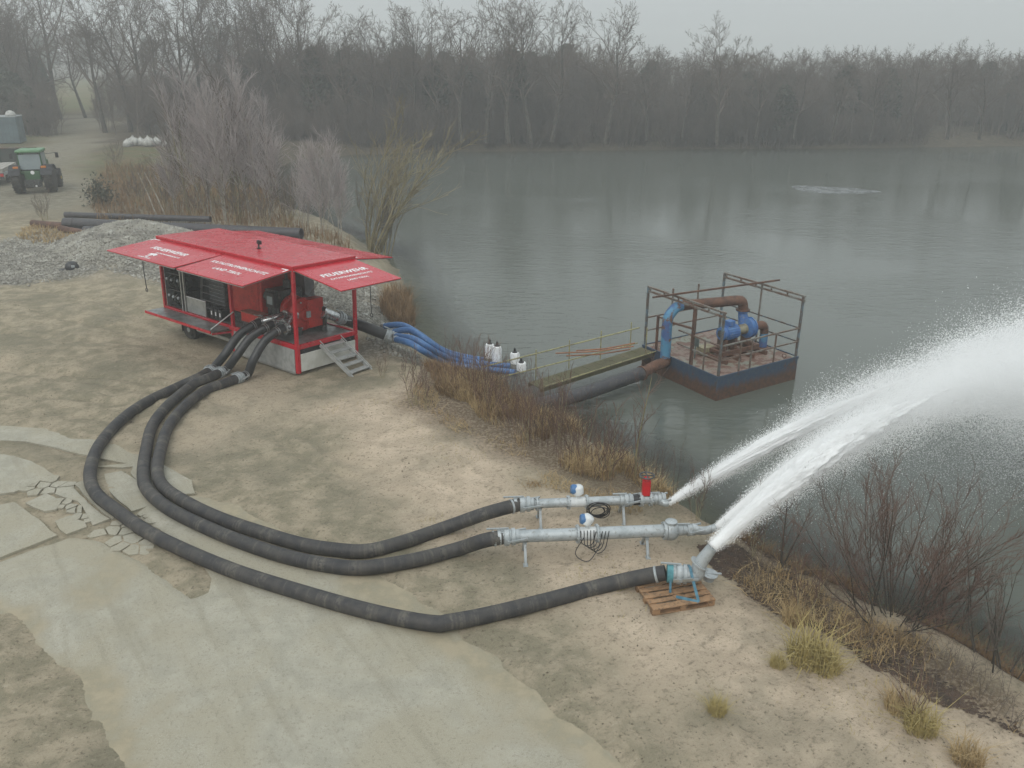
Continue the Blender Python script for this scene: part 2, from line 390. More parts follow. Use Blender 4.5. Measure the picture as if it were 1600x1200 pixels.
fattr(me, 'grass', np.maximum.reduce([soft(GRASSL, 2, 3), .75 * soft(GRASSR, 2, 3), soft(FIELD, 4, 2)]))
fattr(me, 'track', soft(TRACK, 1.5, 2))
fattr(me, 'wild', sstep(46, 60, Y + 4 * nz2) * (1 - soft(TRACK, 1.5, 2)))
fattr(me, 'wet', 1 - sstep(.1, .8, sdl + .4 * nz))
def ground_mat():
    m, nt, b = newmat('yard_ground'); P = position(nt)
    big = noise(nt, P, .35, 5, .6, .4); mid = noise(nt, P, 1.7, 6, .62, .3); fine = noise(nt, P, 14, 6, .7); grit = noise(nt, P, 60, 3, .7)
    mud = mixc(nt, rng(nt, mid, .38, .62), (.25, .222, .155), (.385, .325, .235))
    mud = mixc(nt, rng(nt, big, .47, .66, 0, .75), mud, (.195, .18, .128))
    sand = mixc(nt, rng(nt, mid, .35, .6), (.57, .465, .35), (.455, .37, .275))
    sand = mixc(nt, rng(nt, big, .48, .68, 0, .65), sand, (.25, .222, .16))
    c = mixc(nt, attr(nt, 'sand'), mud, sand)
    c = mixc(nt, attr(nt, 'wild'), c, mixc(nt, rng(nt, mid, .4, .6), (.095, .075, .05), (.06, .05, .034)))
    c = mixc(nt, attr(nt, 'track'), c, mixc(nt, rng(nt, mid, .38, .6), (.235, .215, .165), (.165, .15, .11)))
    c = mixc(nt, attr(nt, 'grass'), c, mixc(nt, rng(nt, big, .42, .6), (.10, .115, .042), (.15, .115, .055)))
    vo = nt.nodes.new('ShaderNodeTexVoronoi'); vo.inputs['Scale'].default_value = 9; nt.links.new(P, vo.inputs['Vector'])
    sep = nt.nodes.new('ShaderNodeSeparateColor'); nt.links.new(vo.outputs['Color'], sep.inputs[0])
    gc = mixc(nt, sep.outputs[0], (.20, .19, .165), (.36, .345, .30)); gc = mixc(nt, rng(nt, vo.outputs['Distance'], .35, .7), gc, (.13, .12, .10))
    c = mixc(nt, attr(nt, 'gravel'), c, gc)
    c = mixc(nt, mth(nt, 'MULTIPLY', attr(nt, 'veg'), rng(nt, fine, .35, .6, .45, 1)), c, (.12, .083, .052))
    mp = nt.nodes.new('ShaderNodeMapping'); mp.vector_type = 'TEXTURE'; mp.inputs['Rotation'].default_value = (0, 0, R(35)); mp.inputs['Scale'].default_value = (1.3, .85, 1); nt.links.new(P, mp.inputs[0])
    stx = noise(nt, mp.outputs[0], 5.5, 7, .78, .25)                  # scraped, trodden earth
    gm = mth(nt, 'SUBTRACT', 1, attr(nt, 'gravel'))
    c = mixc(nt, mth(nt, 'MULTIPLY', rng(nt, stx, .52, .68, 0, .62), gm), c, (.16, .138, .098))
    c = mixc(nt, mth(nt, 'MULTIPLY', rng(nt, stx, .30, .44, .45, 0), gm), c, (.52, .45, .345))
    c = mixc(nt, rng(nt, fine, .54, .68, 0, .75), c, (.115, .095, .064))
    c = mixc(nt, rng(nt, grit, .60, .70, 0, .6), c, (.50, .45, .37))
    c = mixc(nt, mth(nt, 'MULTIPLY', attr(nt, 'wet'), .6), c, (.10, .085, .06))
    nt.links.new(c, b.inputs['Base Color']); b.inputs['Roughness'].default_value = .95; b.inputs['Specular IOR Level'].default_value = .2
    h = mth(nt, 'ADD', mth(nt, 'MULTIPLY', mid, 1.6), mth(nt, 'ADD', fine, mth(nt, 'MULTIPLY', grit, .3)))
    h = mth(nt, 'ADD', h, mth(nt, 'MULTIPLY', mth(nt, 'SUBTRACT', 1, vo.outputs['Distance']), attr(nt, 'gravel')))
    bump(nt, b, mth(nt, 'SUBTRACT', h, mth(nt, 'MULTIPLY', stx, .8)), .8, .06); return m
me.materials.append(ground_mat())
ground = link('ground', me); tag(ground, 'muddy sandy yard and banks around the gravel lake', None, None, 'structure')
def gz(x, y): return float(terr(np.array([x]), np.array([y]))[0])
def on(px, py, z=0.0):
    """point of the terrain seen near (px, py)"""
    p = G(px, py, z)
    for _ in range(6): p = G(px, py, gz(p.x, p.y))
    return p

# ------------------------------------------------------------------ water
wx = lines(-12, 22, .5, -60, 400, 1.12); wy = lines(8, 45, .5, -40, 140, 1.1)
WX, WY = np.meshgrid(wx, wy); me = grid_mesh('lake', WX, WY, np.full(WX.shape, WZ))
fattr(me, 'deep', sstep(.1, 2.6, poly_sd(WX, WY, LAKE)))
def water_mat():
    m, nt, b = newmat('lake_water'); P = position(nt)
    b.inputs['Base Color'].default_value = (.098, .108, .092, 1); b.inputs['Roughness'].default_value = .10; b.inputs['IOR'].default_value = 1.33
    mp = nt.nodes.new('ShaderNodeMapping'); mp.inputs['Scale'].default_value = (.55, 1.5, 1); nt.links.new(P, mp.inputs[0])
    calm = rng(nt, noise(nt, P, .06, 3, .5, .5), .42, .6)
    h = mth(nt, 'ADD', mth(nt, 'MULTIPLY', noise(nt, mp.outputs[0], 2.2, 3, .5, .6), 1.0), mth(nt, 'MULTIPLY', noise(nt, mp.outputs[0], 7, 2, .5, .4), .25))
    n = nt.nodes.new('ShaderNodeBump'); n.inputs['Distance'].default_value = .05
    nt.links.new(mth(nt, 'MULTIPLY', mth(nt, 'ADD', calm, .3), .5), n.inputs['Strength']); nt.links.new(h, n.inputs['Height']); nt.links.new(n.outputs[0], b.inputs['Normal'])
    tr = nt.nodes.new('ShaderNodeBsdfTransparent'); tr.inputs[0].default_value = (.62, .70, .56, 1)
    gl = nt.nodes.new('ShaderNodeBsdfGlossy'); gl.inputs['Roughness'].default_value = .06; nt.links.new(n.outputs[0], gl.inputs['Normal'])
    fr = nt.nodes.new('ShaderNodeFresnel'); fr.inputs['IOR'].default_value = 1.33; nt.links.new(n.outputs[0], fr.inputs['Normal'])
    m1 = nt.nodes.new('ShaderNodeMixShader'); nt.links.new(fr.outputs[0], m1.inputs[0]); nt.links.new(tr.outputs[0], m1.inputs[1]); nt.links.new(gl.outputs[0], m1.inputs[2])
    m2 = nt.nodes.new('ShaderNodeMixShader'); nt.links.new(attr(nt, 'deep'), m2.inputs[0]); nt.links.new(m1.outputs[0], m2.inputs[1]); nt.links.new(b.outputs[0], m2.inputs[2])
    nt.links.new(m2.outputs[0], nt.nodes['Material Output'].inputs['Surface']); return m
me.materials.append(water_mat()); lake = link('lake', me); tag(lake, 'calm grey-green lake with faint ripples', None, None, 'structure')

# ------------------------------------------------------------------ concrete road of broken slabs
def concrete_mat():
    m, nt, b = newmat('dusty_concrete'); P = position(nt)
    big = noise(nt, P, .45, 5, .6, .5); mid = noise(nt, P, 2.2, 6, .65); fine = noise(nt, P, 22, 5, .7); gr = noise(nt, P, 90, 2, .6)
    c = mixc(nt, rng(nt, mid, .35, .65), (.385, .362, .295), (.31, .295, .238))
    c = mixc(nt, rng(nt, big, .40, .60), c, (.335, .306, .232))
    mp = nt.nodes.new('ShaderNodeMapping'); mp.vector_type = 'TEXTURE'; mp.inputs['Rotation'].default_value = (0, 0, R(-55)); mp.inputs['Scale'].default_value = (5, .6, 1); nt.links.new(P, mp.inputs[0])
    st = noise(nt, mp.outputs[0], 1.6, 5, .6)                        # drag marks along the road
    c = mixc(nt, rng(nt, st, .50, .68, 0, .55), c, (.25, .228, .17))
    c = mixc(nt, rng(nt, fine, .52, .68, 0, .7), c, (.205, .186, .14))
    c = mixc(nt, rng(nt, gr, .52, .66, 0, .55), c, (.50, .475, .405))
    c = mixc(nt, mth(nt, 'MULTIPLY', attr(nt, 'dust'), rng(nt, mid, .3, .6, .55, 1)), c, mixc(nt, rng(nt, mid, .38, .62), (.27, .24, .165), (.36, .31, .22)))
    nt.links.new(c, b.inputs['Base Color']); b.inputs['Roughness'].default_value = .9; b.inputs['Specular IOR Level'].default_value = .25
    bump(nt, b, mth(nt, 'ADD', fine, mth(nt, 'ADD', gr, mid)), .5, .02); return m
MT['concrete'] = concrete_mat()
road = thing('road', 'pale dusty concrete road of cracked slabs crossing the yard', None); tag(road, kind='structure')
def rag(P, step=.25, amp=.03, seed=0):
    """polygon edge broken into short uneven runs"""
    o = []; n = len(P)
    for i in range(n):
        a = Vector((P[i][0], P[i][1])); b = Vector((P[(i + 1) % n][0], P[(i + 1) % n][1])); d = b - a; L = d.length
        k = max(1, int(L / step)); nn = Vector((-d.y, d.x)).normalized()
        for j in range(k):
            p = a + d * (j / k); q = amp * 2 * float(fbm(p.x * 2.1 + seed, p.y * 2.1, 3))
            o.append(p + nn * (q if j else q * .4))
    return o
def slab(P, z=.022, seed=0, amp=.03, step=.25):
    q = rag(P, step, amp, seed); mb = MB(); mb.plate([(p.x, p.y, z) for p in q], .12, (0, 0, 1))
    if sum(q[i].x * q[(i + 1) % len(q)].y - q[(i + 1) % len(q)].x * q[i].y for i in range(len(q))) < 0:
        mb = MB(); mb.plate([(p.x, p.y, z) for p in q[::-1]], .12, (0, 0, 1))
    return mb.build('slab', MT['concrete'], road, False)
MAINP = P2([(97, 843), (112, 838), (160, 846), (225, 880), (300, 935), (322, 925), (332, 902), (300, 868), (256, 830), (212, 803), (242, 778), (310, 772), (395, 786), (480, 828), (600, 884), (665, 928), (775, 1010), (905, 1108), (1110, 1320), (1180, 1400), (250, 1400), (150, 1210), (80, 1115), (20, 1025), (-50, 960), (-200, 940), (-40, 890)])
mx_, my_ = [p[0] for p in MAINP], [p[1] for p in MAINP]
SX, SY = np.meshgrid(np.arange(max(min(mx_), -14), max(mx_), .1), np.arange(max(min(my_), 5.5), max(my_), .1)); ms = poly_sd(SX, SY, MAINP); rdd = poly_sd(SX, SY, ROAD)
SZ = .022 - .10 * (1 - sstep(-.12, .10, ms + .06 * fbm(SX * 2.2, SY * 2.2, 4))) - .05 * (1 - sstep(.0, .9, rdd + .5 * fbm(SX * .9 + 2, SY * .9, 5)))
me = grid_mesh('slab', SX, SY, SZ); fattr(me, 'dust', np.clip((1 - sstep(.0, .5, rdd - .25 + .9 * fbm(SX * .8, SY * .8 + 7, 5))) + .8 * sstep(.16, .42, fbm(SX * .35 + 6, SY * .35 + 1, 5)), 0, 1))
import bmesh as _bm
bm = _bm.new(); bm.from_mesh(me); kill = [v for v, m_ in zip(bm.verts, ms.ravel()) if m_ < -.3]; _bm.ops.delete(bm, geom=kill, context='VERTS'); bm.to_mesh(me); bm.free()
me.materials.append(MT['concrete']); link('slab', me, road)
slab(P2([(-200, 930), (-200, 800), (-40, 797), (24, 786), (60, 812), (90, 838), (0, 873)]), .026, 2)
slab(P2([(-200, 780), (-200, 700), (0, 707), (50, 722), (84, 743), (50, 758), (22, 770), (0, 773)]), .024, 3)
slab(P2([(-200, 664), (0, 666), (80, 672), (150, 684), (225, 710), (215, 728), (160, 718), (105, 705), (40, 690), (-200, 686)]), .02, 4)
slab(P2([(150, 730), (218, 722), (222, 728), (190, 732), (155, 730)]), .021, 5)
slab(P2([(218, 706), (300, 752), (305, 772), (240, 775), (205, 740)]), .024, 6)
slab(P2([(163, 742), (190, 737), (216, 752), (238, 790), (206, 800), (172, 770)]), .022, 7)
slab(P2([(85, 772), (112, 762), (160, 806), (172, 812), (145, 822), (137, 806), (122, 784)]), .024, 8)
slab(P2([(116, 757), (132, 751), (172, 788), (192, 806), (176, 811), (163, 803)]), .02, 9)
slab(P2([(40, 787), (72, 772), (95, 786), (88, 797), (70, 800)]), .023, 12)
slab(P2([(86, 815), (110, 806), (133, 816), (136, 824), (104, 836), (94, 828)]), .022, 13)
# small crazed pieces: jittered cells with open joints
def crazed(px_poly, cell, seed, gap=.022):
    Q = P2(px_poly); rs = np.random.RandomState(seed); xs = [p[0] for p in Q]; ys = [p[1] for p in Q]; pts = []
    for x in np.arange(min(xs) - cell, max(xs) + cell * 2, cell):
        for y in np.arange(min(ys) - cell, max(ys) + cell * 2, cell): pts.append(Vector((x + rs.uniform(-.42, .42) * cell, y + rs.uniform(-.42, .42) * cell)))
    for i, c in enumerate(pts):
        if poly_sd(np.array([c.x]), np.array([c.y]), Q)[0] < -cell * .15: continue
        cellp = [c + Vector((math.cos(a), math.sin(a))) * cell * 1.1 for a in np.linspace(0, 2 * math.pi, 9)[:-1]]
        for j, d in enumerate(pts):
            if i == j or (d - c).length > cell * 2.6: continue
            mdl = (c + d) / 2; nn = (d - c).normalized(); newp = []; g = gap * rs.uniform(.5, 1.3)
            for k in range(len(cellp)):
                a, b = cellp[k], cellp[(k + 1) % len(cellp)]; da = (a - mdl).dot(nn) + g; db = (b - mdl).dot(nn) + g
                if da <= 0: newp.append(a)
                if da * db < 0: newp.append(a + (b - a) * (da / (da - db)))
            cellp = newp
            if len(cellp) < 3: break
        if len(cellp) < 3: continue
        ar = abs(sum(cellp[k].x * cellp[(k + 1) % len(cellp)].y - cellp[(k + 1) % len(cellp)].x * cellp[k].y for k in range(len(cellp)))) / 2
        if ar < .006: continue
        slab(cellp, .014 + rs.uniform(0, .01), seed + i, .012, .12)
crazed([(40, 765), (62, 752), (86, 748), (112, 757), (84, 772), (68, 768), (45, 778)], .30, 21)
crazed([(92, 782), (112, 786), (136, 806), (134, 815), (112, 806), (96, 797)], .22, 22)
crazed([(150, 830), (178, 812), (200, 812), (232, 848), (220, 862), (196, 872), (166, 846)], .32, 23)
crazed([(205, 802), (235, 792), (256, 808), (232, 824)], .28, 24)
# ------------------------------------------------------------------ fire service pump trailer
TL, TW, TH, TD = 7.34, 2.5, 3.26, .78
T = thing('pump_trailer', 'red fire service pump trailer with its side and front flaps raised', 'trailer', (TR_O[0], TR_O[1], 0))
TM = Matrix.Translation((TR_O[0], TR_O[1], 0)) @ Matrix.Rotation(TR_YAW, 4, 'Z') @ Matrix.Rotation(TR_TILT, 4, 'Y')
T.rotation_euler = TM.to_euler()
def tw(x, y, z): return TM @ Vector((x, y, z))
def part(name, mat, parent=T, bevel=0, smooth=True):
    def go(mb): return mb.build(name, MT[mat] if isinstance(mat, str) else mat, parent, smooth, bevel)
    return go
def P(): return MB()
# frame
for (x, y) in ((.05, .05), (2.45, .05), (.05, 3.28), (2.45, 3.28), (.05, TL - .05), (2.45, TL - .05)):
    part('post', 'red', bevel=.008)(P().box((x - .05, y - .05, .80), (x + .05, y + .05, 3.12)))
for (x, y, b) in ((.06, .05, -.10), (2.44, .05, -.10), (.05, 3.28, -.06)):
    part('corner_leg', 'red', bevel=.008)(P().box((x - .06, y - .06, b), (x + .06, y + .06, .655)))
for a, b in (((0, .0, .66), (.10, TL, .80)), ((2.4, 0, .66), (2.5, TL, .80)), ((.102, 0, .66), (2.398, .10, .80)), ((.102, TL - .1, .66), (2.398, TL, .80))):
    part('floor_beam', 'red', bevel=.008)(P().box(a, b))
part('floor', 'tread')(P().box((.103, .103, .70), (2.397, TL - .103, .765)))
roof = part('roof', 'red', bevel=.012)(P().box((-.01, -.01, 3.20), (2.51, TL + .01, 3.27)))
for a, b in (((0, .0, 3.10), (.09, TL, 3.197)), ((2.41, 0, 3.10), (2.5, TL, 3.197)), ((.093, 0, 3.10), (2.407, .09, 3.197)), ((.093, TL - .09, 3.10), (2.407, TL, 3.197)), ((.093, 3.24, 3.10), (2.407, 3.32, 3.197))):
    part('roof_beam', 'red', bevel=.006)(P().box(a, b))
mb = P(); mb.lathe((1.05, 3.0, 3.27), (0, 0, 1), [(0, .07), (.03, .07), (.035, .03), (.16, .025), (.17, .06), (.26, .06), (.28, .03), (.29, 0)], 12); mb.box((1.06, 2.98, 3.40), (1.16, 3.02, 3.52))
mb.build('roof_sensor', MT['black'], roof)  # small dark sensor on the roof, gives no light
# flaps: hinge line, outer line
def flap(name, h0, h1, o0, o1, label):
    h0, h1, o0, o1 = map(Vector, (h0, h1, o0, o1)); n = (h1 - h0).cross(o0 - h0).normalized()
    if n.z < 0: n = -n
    quad = [h0, h1, o1, o0]
    if (quad[1] - quad[0]).cross(quad[2] - quad[0]).z < 0: quad = quad[::-1]
    fl = MB().plate(quad, .035, n).build(name, MT['red'], T, True, .006); fl['label'] = label
    e = MB(); e.beam(h0 - n * .05, h1 - n * .05, .03, .03); e.beam(o0 * .985 + h0 * .015 - n * .05, o1 * .985 + h1 * .015 - n * .05, .025, .03)
    for t in (.02, .5, .98):
        e.beam(h0.lerp(h1, t) - n * .05, o0.lerp(o1, t) - n * .05, .03, .03)
    e.build('stiffener', MT['alu_dull'], fl); return fl, n
f1, n1 = flap('side_flap', (-.02, 7.34, 3.17), (-.02, 3.42, 3.17), (-1.78, 7.34, 2.99), (-1.78, 3.42, 2.99), 'raised red flap lettered FEUERWEHR with a small emblem')
f2, n2 = flap('side_flap', (-.02, 3.34, 3.17), (-.02, .04, 3.17), (-1.74, 3.34, 2.96), (-1.74, .04, 2.96), 'raised red flap lettered KATASTROPHENSCHUTZ LAND TIROL')
f3, n3 = flap('front_flap', (.04, -.02, 3.17), (2.46, -.02, 3.17), (.04, -2.08, 2.88), (2.46, -2.08, 2.88), 'raised red front flap with three lines of white lettering')
f4, n4 = flap('side_flap', (2.52, .04, 3.17), (2.52, 3.34, 3.17), (4.2, .04, 3.00), (4.2, 3.34, 3.00), 'raised red flap on the lake side')
f5, n5 = flap('side_flap', (2.52, 3.42, 3.17), (2.52, 7.34, 3.17), (4.2, 3.42, 3.00), (4.2, 7.34, 3.00), 'raised red flap at the rear on the lake side')
def text(s, size, pos, xd, n, parent, bold=.012, wide=1.0, shear=0, align='LEFT'):
    cu = bpy.data.curves.new('lettering', 'FONT'); cu.body = s; cu.size = size; cu.offset = bold; cu.shear = shear; cu.extrude = .002; cu.align_x = align
    cu.resolution_u = 3; cu.space_character = 1.1
    cu.materials.append(MT['letter'])
    tmp = bpy.data.objects.new('lettering', cu); me = bpy.data.meshes.new_from_object(tmp); bpy.data.objects.remove(tmp)
    o = link('lettering', me, parent)
    xd = Vector(xd).normalized(); n = Vector(n).normalized(); yd = n.cross(xd)
    m = Matrix((xd * wide, yd, n)).transposed().to_4x4(); m.translation = Vector(pos) + n * .004; o.matrix_local = m
    return o
def onflap(h0, h1, o0, o1, u, v):
    h0, h1, o0, o1 = map(Vector, (h0, h1, o0, o1)); return h0.lerp(h1, u).lerp(o0.lerp(o1, u), v)
F1 = ((-.02, 7.34, 3.17), (-.02, 3.42, 3.17), (-1.78, 7.34, 2.99), (-1.78, 3.42, 2.99))
F2 = ((-.02, 3.34, 3.17), (-.02, .04, 3.17), (-1.74, 3.34, 2.96), (-1.74, .04, 2.96))
F3 = ((.04, -.02, 3.17), (2.46, -.02, 3.17), (.04, -2.08, 2.88), (2.46, -2.08, 2.88))
text('FEUERWEHR', .31, onflap(*F1, .52, .47), (0, -1, 0), n1, f1, .009, 1.05, .12, 'CENTER')
text('LAND TIROL', .11, onflap(*F1, .42, .92), (0, -1, 0), n1, f1, .003)
text('KATASTROPHENSCHUTZ', .105, onflap(*F1, .47, .62), (0, -1, 0), n1, f1, .003)
text('KATASTROPHENSCHUTZ', .225, onflap(*F2, .5, .42), (0, -1, 0), n2, f2, .005, .98, .1, 'CENTER')
text('LAND TIROL', .225, onflap(*F2, .5, .66), (0, -1, 0), n2, f2, .005, .98, .1, 'CENTER')
text('FEUERWEHR', .31, onflap(*F3, .5, .46), (1, 0, 0), n3, f3, .009, .95, .12, 'CENTER')
text('KATASTROPHENSCHUTZ', .145, onflap(*F3, .5, .60), (1, 0, 0), n3, f3, .003, .92, .1, 'CENTER')
text('LAND TIROL', .145, onflap(*F3, .5, .73), (1, 0, 0), n3, f3, .003, .92, .1, 'CENTER')
# spread-winged emblem on the rear flap
mb = P(); c = Vector(onflap(*F1, .50, .74)); xd = Vector((0, -1, 0)); yd = n1.cross(xd)
for pts in ([(-.05, .16), (.05, .16), (.03, -.14), (-.03, -.14)], [(-.2, .1), (-.05, .14), (-.05, .02), (-.16, -.06)], [(.05, .14), (.2, .1), (.16, -.06), (.05, .02)], [(-.08, -.15), (.08, -.15), (.05, -.22), (-.05, -.22)]):
    mb.plate([c + n1 * .008 + xd * a + yd * b for a, b in pts[::-1]], .003, n1)
mb.build('emblem', MT['letter'], f1, False)
def tape(fl, F, n, segs):
    mb = P()
    for (u0, v0, u1, v1) in segs:
        mb.beam(Vector(onflap(*F, u0, v0)) + n * .004, Vector(onflap(*F, u1, v1)) + n * .004, .05, .006, n)
    mb.build('reflective_tape', MT['letter'], fl, False)
tape(f1, F1, n1, [(.015, .04, .10, .04), (.015, .04, .015, .12)]); tape(f2, F2, n2, [(.90, .04, .985, .04), (.985, .04, .985, .16)])
F4 = ((2.52, .04, 3.17), (2.52, 3.34, 3.17), (4.2, .04, 3.00), (4.2, 3.34, 3.00))
tape(f4, F4, n4, [(.03, .12, .96, .12), (.05, .05, .5, .05)])
def dangle(fl, F, u, L, nm):
    a = Vector(onflap(*F, u, .93)) - Vector((0, 0, .04)); mb = P(); mb.tube([a, a + Vector((.01, .01, -L * .5)), a + Vector((.03, 0, -L))], .014, 6); mb.torus(a + Vector((.03, 0, -L - .07)), (1, 0, 0), .055, .014, 12, 6)
    mb.build(nm, MT['black'], fl)
dangle(f1, F1, .50, .95, 'pull_strap'); dangle(f3, F3, .52, .9, 'pull_strap')
# skirts, steps, running gear
part('skirt_panel', 'alu_dull')(P().box((-.004, .13, -.10), (.03, 3.21, .655)))
part('skirt_trim', 'alu')(P().box((-.012, .13, -.14), (.03, 3.21, -.103)))
part('front_panel', 'white', bevel=.006)(P().box((.135, -.012, -.06), (2.37, .03, .50)))
part('front_recess', 'black')(P().box((.135, .05, .44), (2.37, .09, .655)))
for x in (.25, 1.0, 1.55, 2.15):
    part('latch', 'black')(P().lathe((x, .045, .57), (0, -1, 0), [(0, .05), (.04, .05), (.05, .03), (.09, .028), (.1, 0)], 10))
part('side_guard', 'alu')(P().box((.01, 3.5, .22), (.06, 5.4, .33)))
part('chassis', 'black')(P().box((.55, .2, .35), (.70, TL - .1, .655)).box((1.8, .2, .35), (1.95, TL - .1, .655)).box((.12, 4.4, .38), (2.38, 4.5, .655)))
AX = 5.98
def wheel(x, sgn):
    w_ = bpy.data.objects.new('wheel', None); COL.objects.link(w_); w_.parent = T; w_.location = (x, AX, .14)
    ax = Vector((sgn, 0, 0))
    MB().lathe((0, 0, 0), ax, [(-.14, .20), (-.13, .33), (-.09, .375), (.09, .375), (.13, .33), (.14, .22), (.12, .21)], 28).build('tyre', MT['rubber'], w_)
    mb = MB(); mb.ring(ax * .11, ax, .14, .225, .02, 28); mb.lathe(ax * .03, ax, [(0, .21), (.02, .20), (.05, .13), (.09, .09), (.12, .085), (.13, 0)], 20)
    for k in range(8):
        a = k * math.pi / 4; mb.lathe(Vector((0, math.cos(a) * .14, math.sin(a) * .14)) + ax * .06, ax, [(0, .018), (.03, .016), (.035, 0)], 6)
    mb.build('rim', MT['galv'], w_)
wheel(.20, -1); wheel(.50, -1); wheel(2.3, 1); wheel(2.0, 1)
part('axle', 'dark')(P().cyl((.2, AX, .14), (2.3, AX, .14), .06))
mb = P(); mb.tube([(.25, AX + .42 * math.cos(a), .18 + .42 * math.sin(a)) for a in np.linspace(-.1, math.pi + .1, 12)], .012, 5)
for i in range(11):
    a = -.1 + (math.pi + .2) * i / 11; b = -.1 + (math.pi + .2) * (i + 1) / 11
    mb.add([(x, AX + .43 * math.cos(t), .16 + .43 * math.sin(t)) for t in (a, b) for x in (.06, .5)], [(0, 1, 3, 2)])
part('mudguard', 'black')(mb)
part('mud_flap', 'black')(P().box((.08, AX + .42, .0), (.5, AX + .44, .40)))
pl = part('walk_platform', 'tread', bevel=.004)(P().box((-.70, 3.42, .70), (-.02, 7.30, .735)))
MB().box((-.735, 3.42, .66), (-.703, 7.30, .745)).build('edge_strip', MT['red'], pl)
part('platform_bracket', 'red')(P().beam((-.02, 3.35, .60), (-.70, 3.36, .66), .05, .06))
part('platform_stay', 'alu')(P().cyl((.04, 3.2, 1.30), (-.62, 3.55, .76), .022, n=8))
# stairs at the front
st = bpy.data.objects.new('stairs', None); COL.objects.link(st); st.parent = T
Ti = TM.inverted(); footL = Ti @ G(551, 590, -.20); footR = Ti @ G(581, 579, -.22); topL = Vector((.86, -.06, .66)); topR = Vector((1.72, -.06, .66))
for a, b in ((topL, footL), (topR, footR)):
    mb = MB(); mb.beam(a, b, .03, .11); mb.beam(a + Vector((0, 0, .14)), b + Vector((0, 0, .12)), .02, .025); mb.build('stringer', MT['alu_dull'], st)
for k in range(5):
    t = (k + .3) / 5; a = topL.lerp(footL, t); b = topR.lerp(footR, t); mb = MB()
    for j in range(3):
        o = Vector((0, -.075 + .075 * j, 0)); mb.beam(a + o, b + o, .068, .035)
    mb.build('tread', MT['alu_dull'], st, bevel=.004)
# inside: hose rack at the rear
part('rear_wall', 'grey')(P().box((.10, TL - .13, .80), (2.4, TL - .105, 3.09)))
part('partition', 'dark')(P().box((.9, 4.25, .77), (.95, TL - .14, 3.08)))
mb = P()
for z in (.80, 1.40, 1.98, 2.5): mb.box((.14, 6.22, z), (.88, 7.18, z + .03))
rk = mb.build('hose_rack', MT['dark'], T)
rs = random.Random(4)
for z in (.84, 1.44, 2.02):
    for y in (6.42, 6.72, 7.0):
        m2 = MB(); c = Vector((.34 + rs.uniform(-.03, .05), y + rs.uniform(-.03, .03), z + .25))
        for rr in (.22, .16, .10): m2.torus(c + Vector((rs.uniform(-.03, .03), 0, 0)), (rs.uniform(-.2, .2), 1, rs.uniform(-.2, .2)), rr, .042, 16, 6)
        m2.build('hose_coil', MT['coil'], rk)
        m3 = MB(); m3.lathe(c + Vector((-.24, .02, .1)), (-1, 0, .3), [(0, .05), (.05, .055), (.07, .03), (.1, 0)], 8); m3.build('hose_fitting', MT['galv'], rk)
for y in (6.16, 5.98): part('upright', 'alu')(P().box((.03, y - .03, .80), (.09, y + .03, 3.09)))
lad = MB(); A = Vector((.55, 5.85, .80)); B = Vector((.75, 5.80, 2.8)); A2 = Vector((.55, 5.22, .80)); B2 = Vector((.75, 5.26, 2.8))
lad.beam(A, B, .03, .07); lad.beam(A2, B2, .03, .07)
for k in range(8): t = (k + .5) / 8; lad.cyl(A.lerp(B, t), A2.lerp(B2, t), .018, n=6)
part('ladder', 'alu')(lad)
part('cabinet_door', 'alu', bevel=.006)(P().box((.06, 4.80, .81), (.085, 5.93, 1.34)))
part('cabinet_door_edge', 'letter')(P().box((.05, 4.80, 1.343), (.09, 5.93, 1.36)))
g = part('radiator', 'dark')(P().box((.50, 4.28, .80), (.88, 5.15, 2.55)))
for k in range(11): MB().beam((.485, 4.30, 1.10 + .125 * k), (.485, 5.12, 1.10 + .125 * k), .05, .03).build('louvre', MT['grey'], g)
for y in (4.12, 4.36, 4.60):
    can = MB().box((.14, y - .09, .80), (.42, y + .09, 1.17)); can.beam((.18, y, 1.22), (.38, y, 1.22), .03, .025); can.box((.18, y - .015, 1.17), (.2, y + .015, 1.21)); can.box((.36, y - .015, 1.17), (.38, y + .015, 1.21))
    c_ = can.build('fuel_can', MT['black'], T, True, .015)
    if y < 4.7: MB().box((.132, y - .03, .93), (.138, y + .03, 1.06)).build('sticker', MT['letter'], c_)
# engine, gearbox, pump
part('engine_housing', 'red_pump', bevel=.03)(P().box((.55, 2.35, 1.12), (1.95, 4.20, 2.55)))
part('engine_hatch', 'red_pump', bevel=.01)(P().box((.53, 2.5, 1.25), (.548, 4.0, 2.35)))
part('engine_base', 'dark')(P().box((.55, 1.5, .78), (1.95, 4.2, 1.10)))
en = MB().box((.75, 1.75, 1.1), (1.7, 2.33, 2.1)); en.cyl((.7, 1.95, 1.9), (.7, 2.25, 1.9), .16); en.box((.60, 1.80, 1.55), (.74, 2.2, 2.15)); en.tube(spline([(.7, 2.1, 2.0), (.55, 1.9, 1.85), (.62, 1.75, 1.6)]), .035, 8); en.lathe((1.3, 2.0, 2.1), (0, 0, 1), [(0, .12), (.25, .12), (.3, .05), (.5, .05)], 10)
part('engine_block', 'dark')(en)
part('control_box', 'black', bevel=.01)(P().box((.46, 1.62, 1.62), (.58, 2.02, 2.10)))
MB().box((.452, 1.68, 1.72), (.458, 1.94, 1.98)).build('display', MT['glass'], T)
part('tool_box', 'red_pump', bevel=.01)(P().box((.18, 2.05, 1.02), (.55, 3.0, 1.32)))
MB().box((.16, 2.03, 1.325), (.57, 3.02, 1.35)).build('tool_box_lid', M('dusty_lid', (.28, .12, .08), .7), T)
part('toolbox_stand', 'dark')(P().box((.22, 2.1, .78), (.5, 2.95, 1.015)))
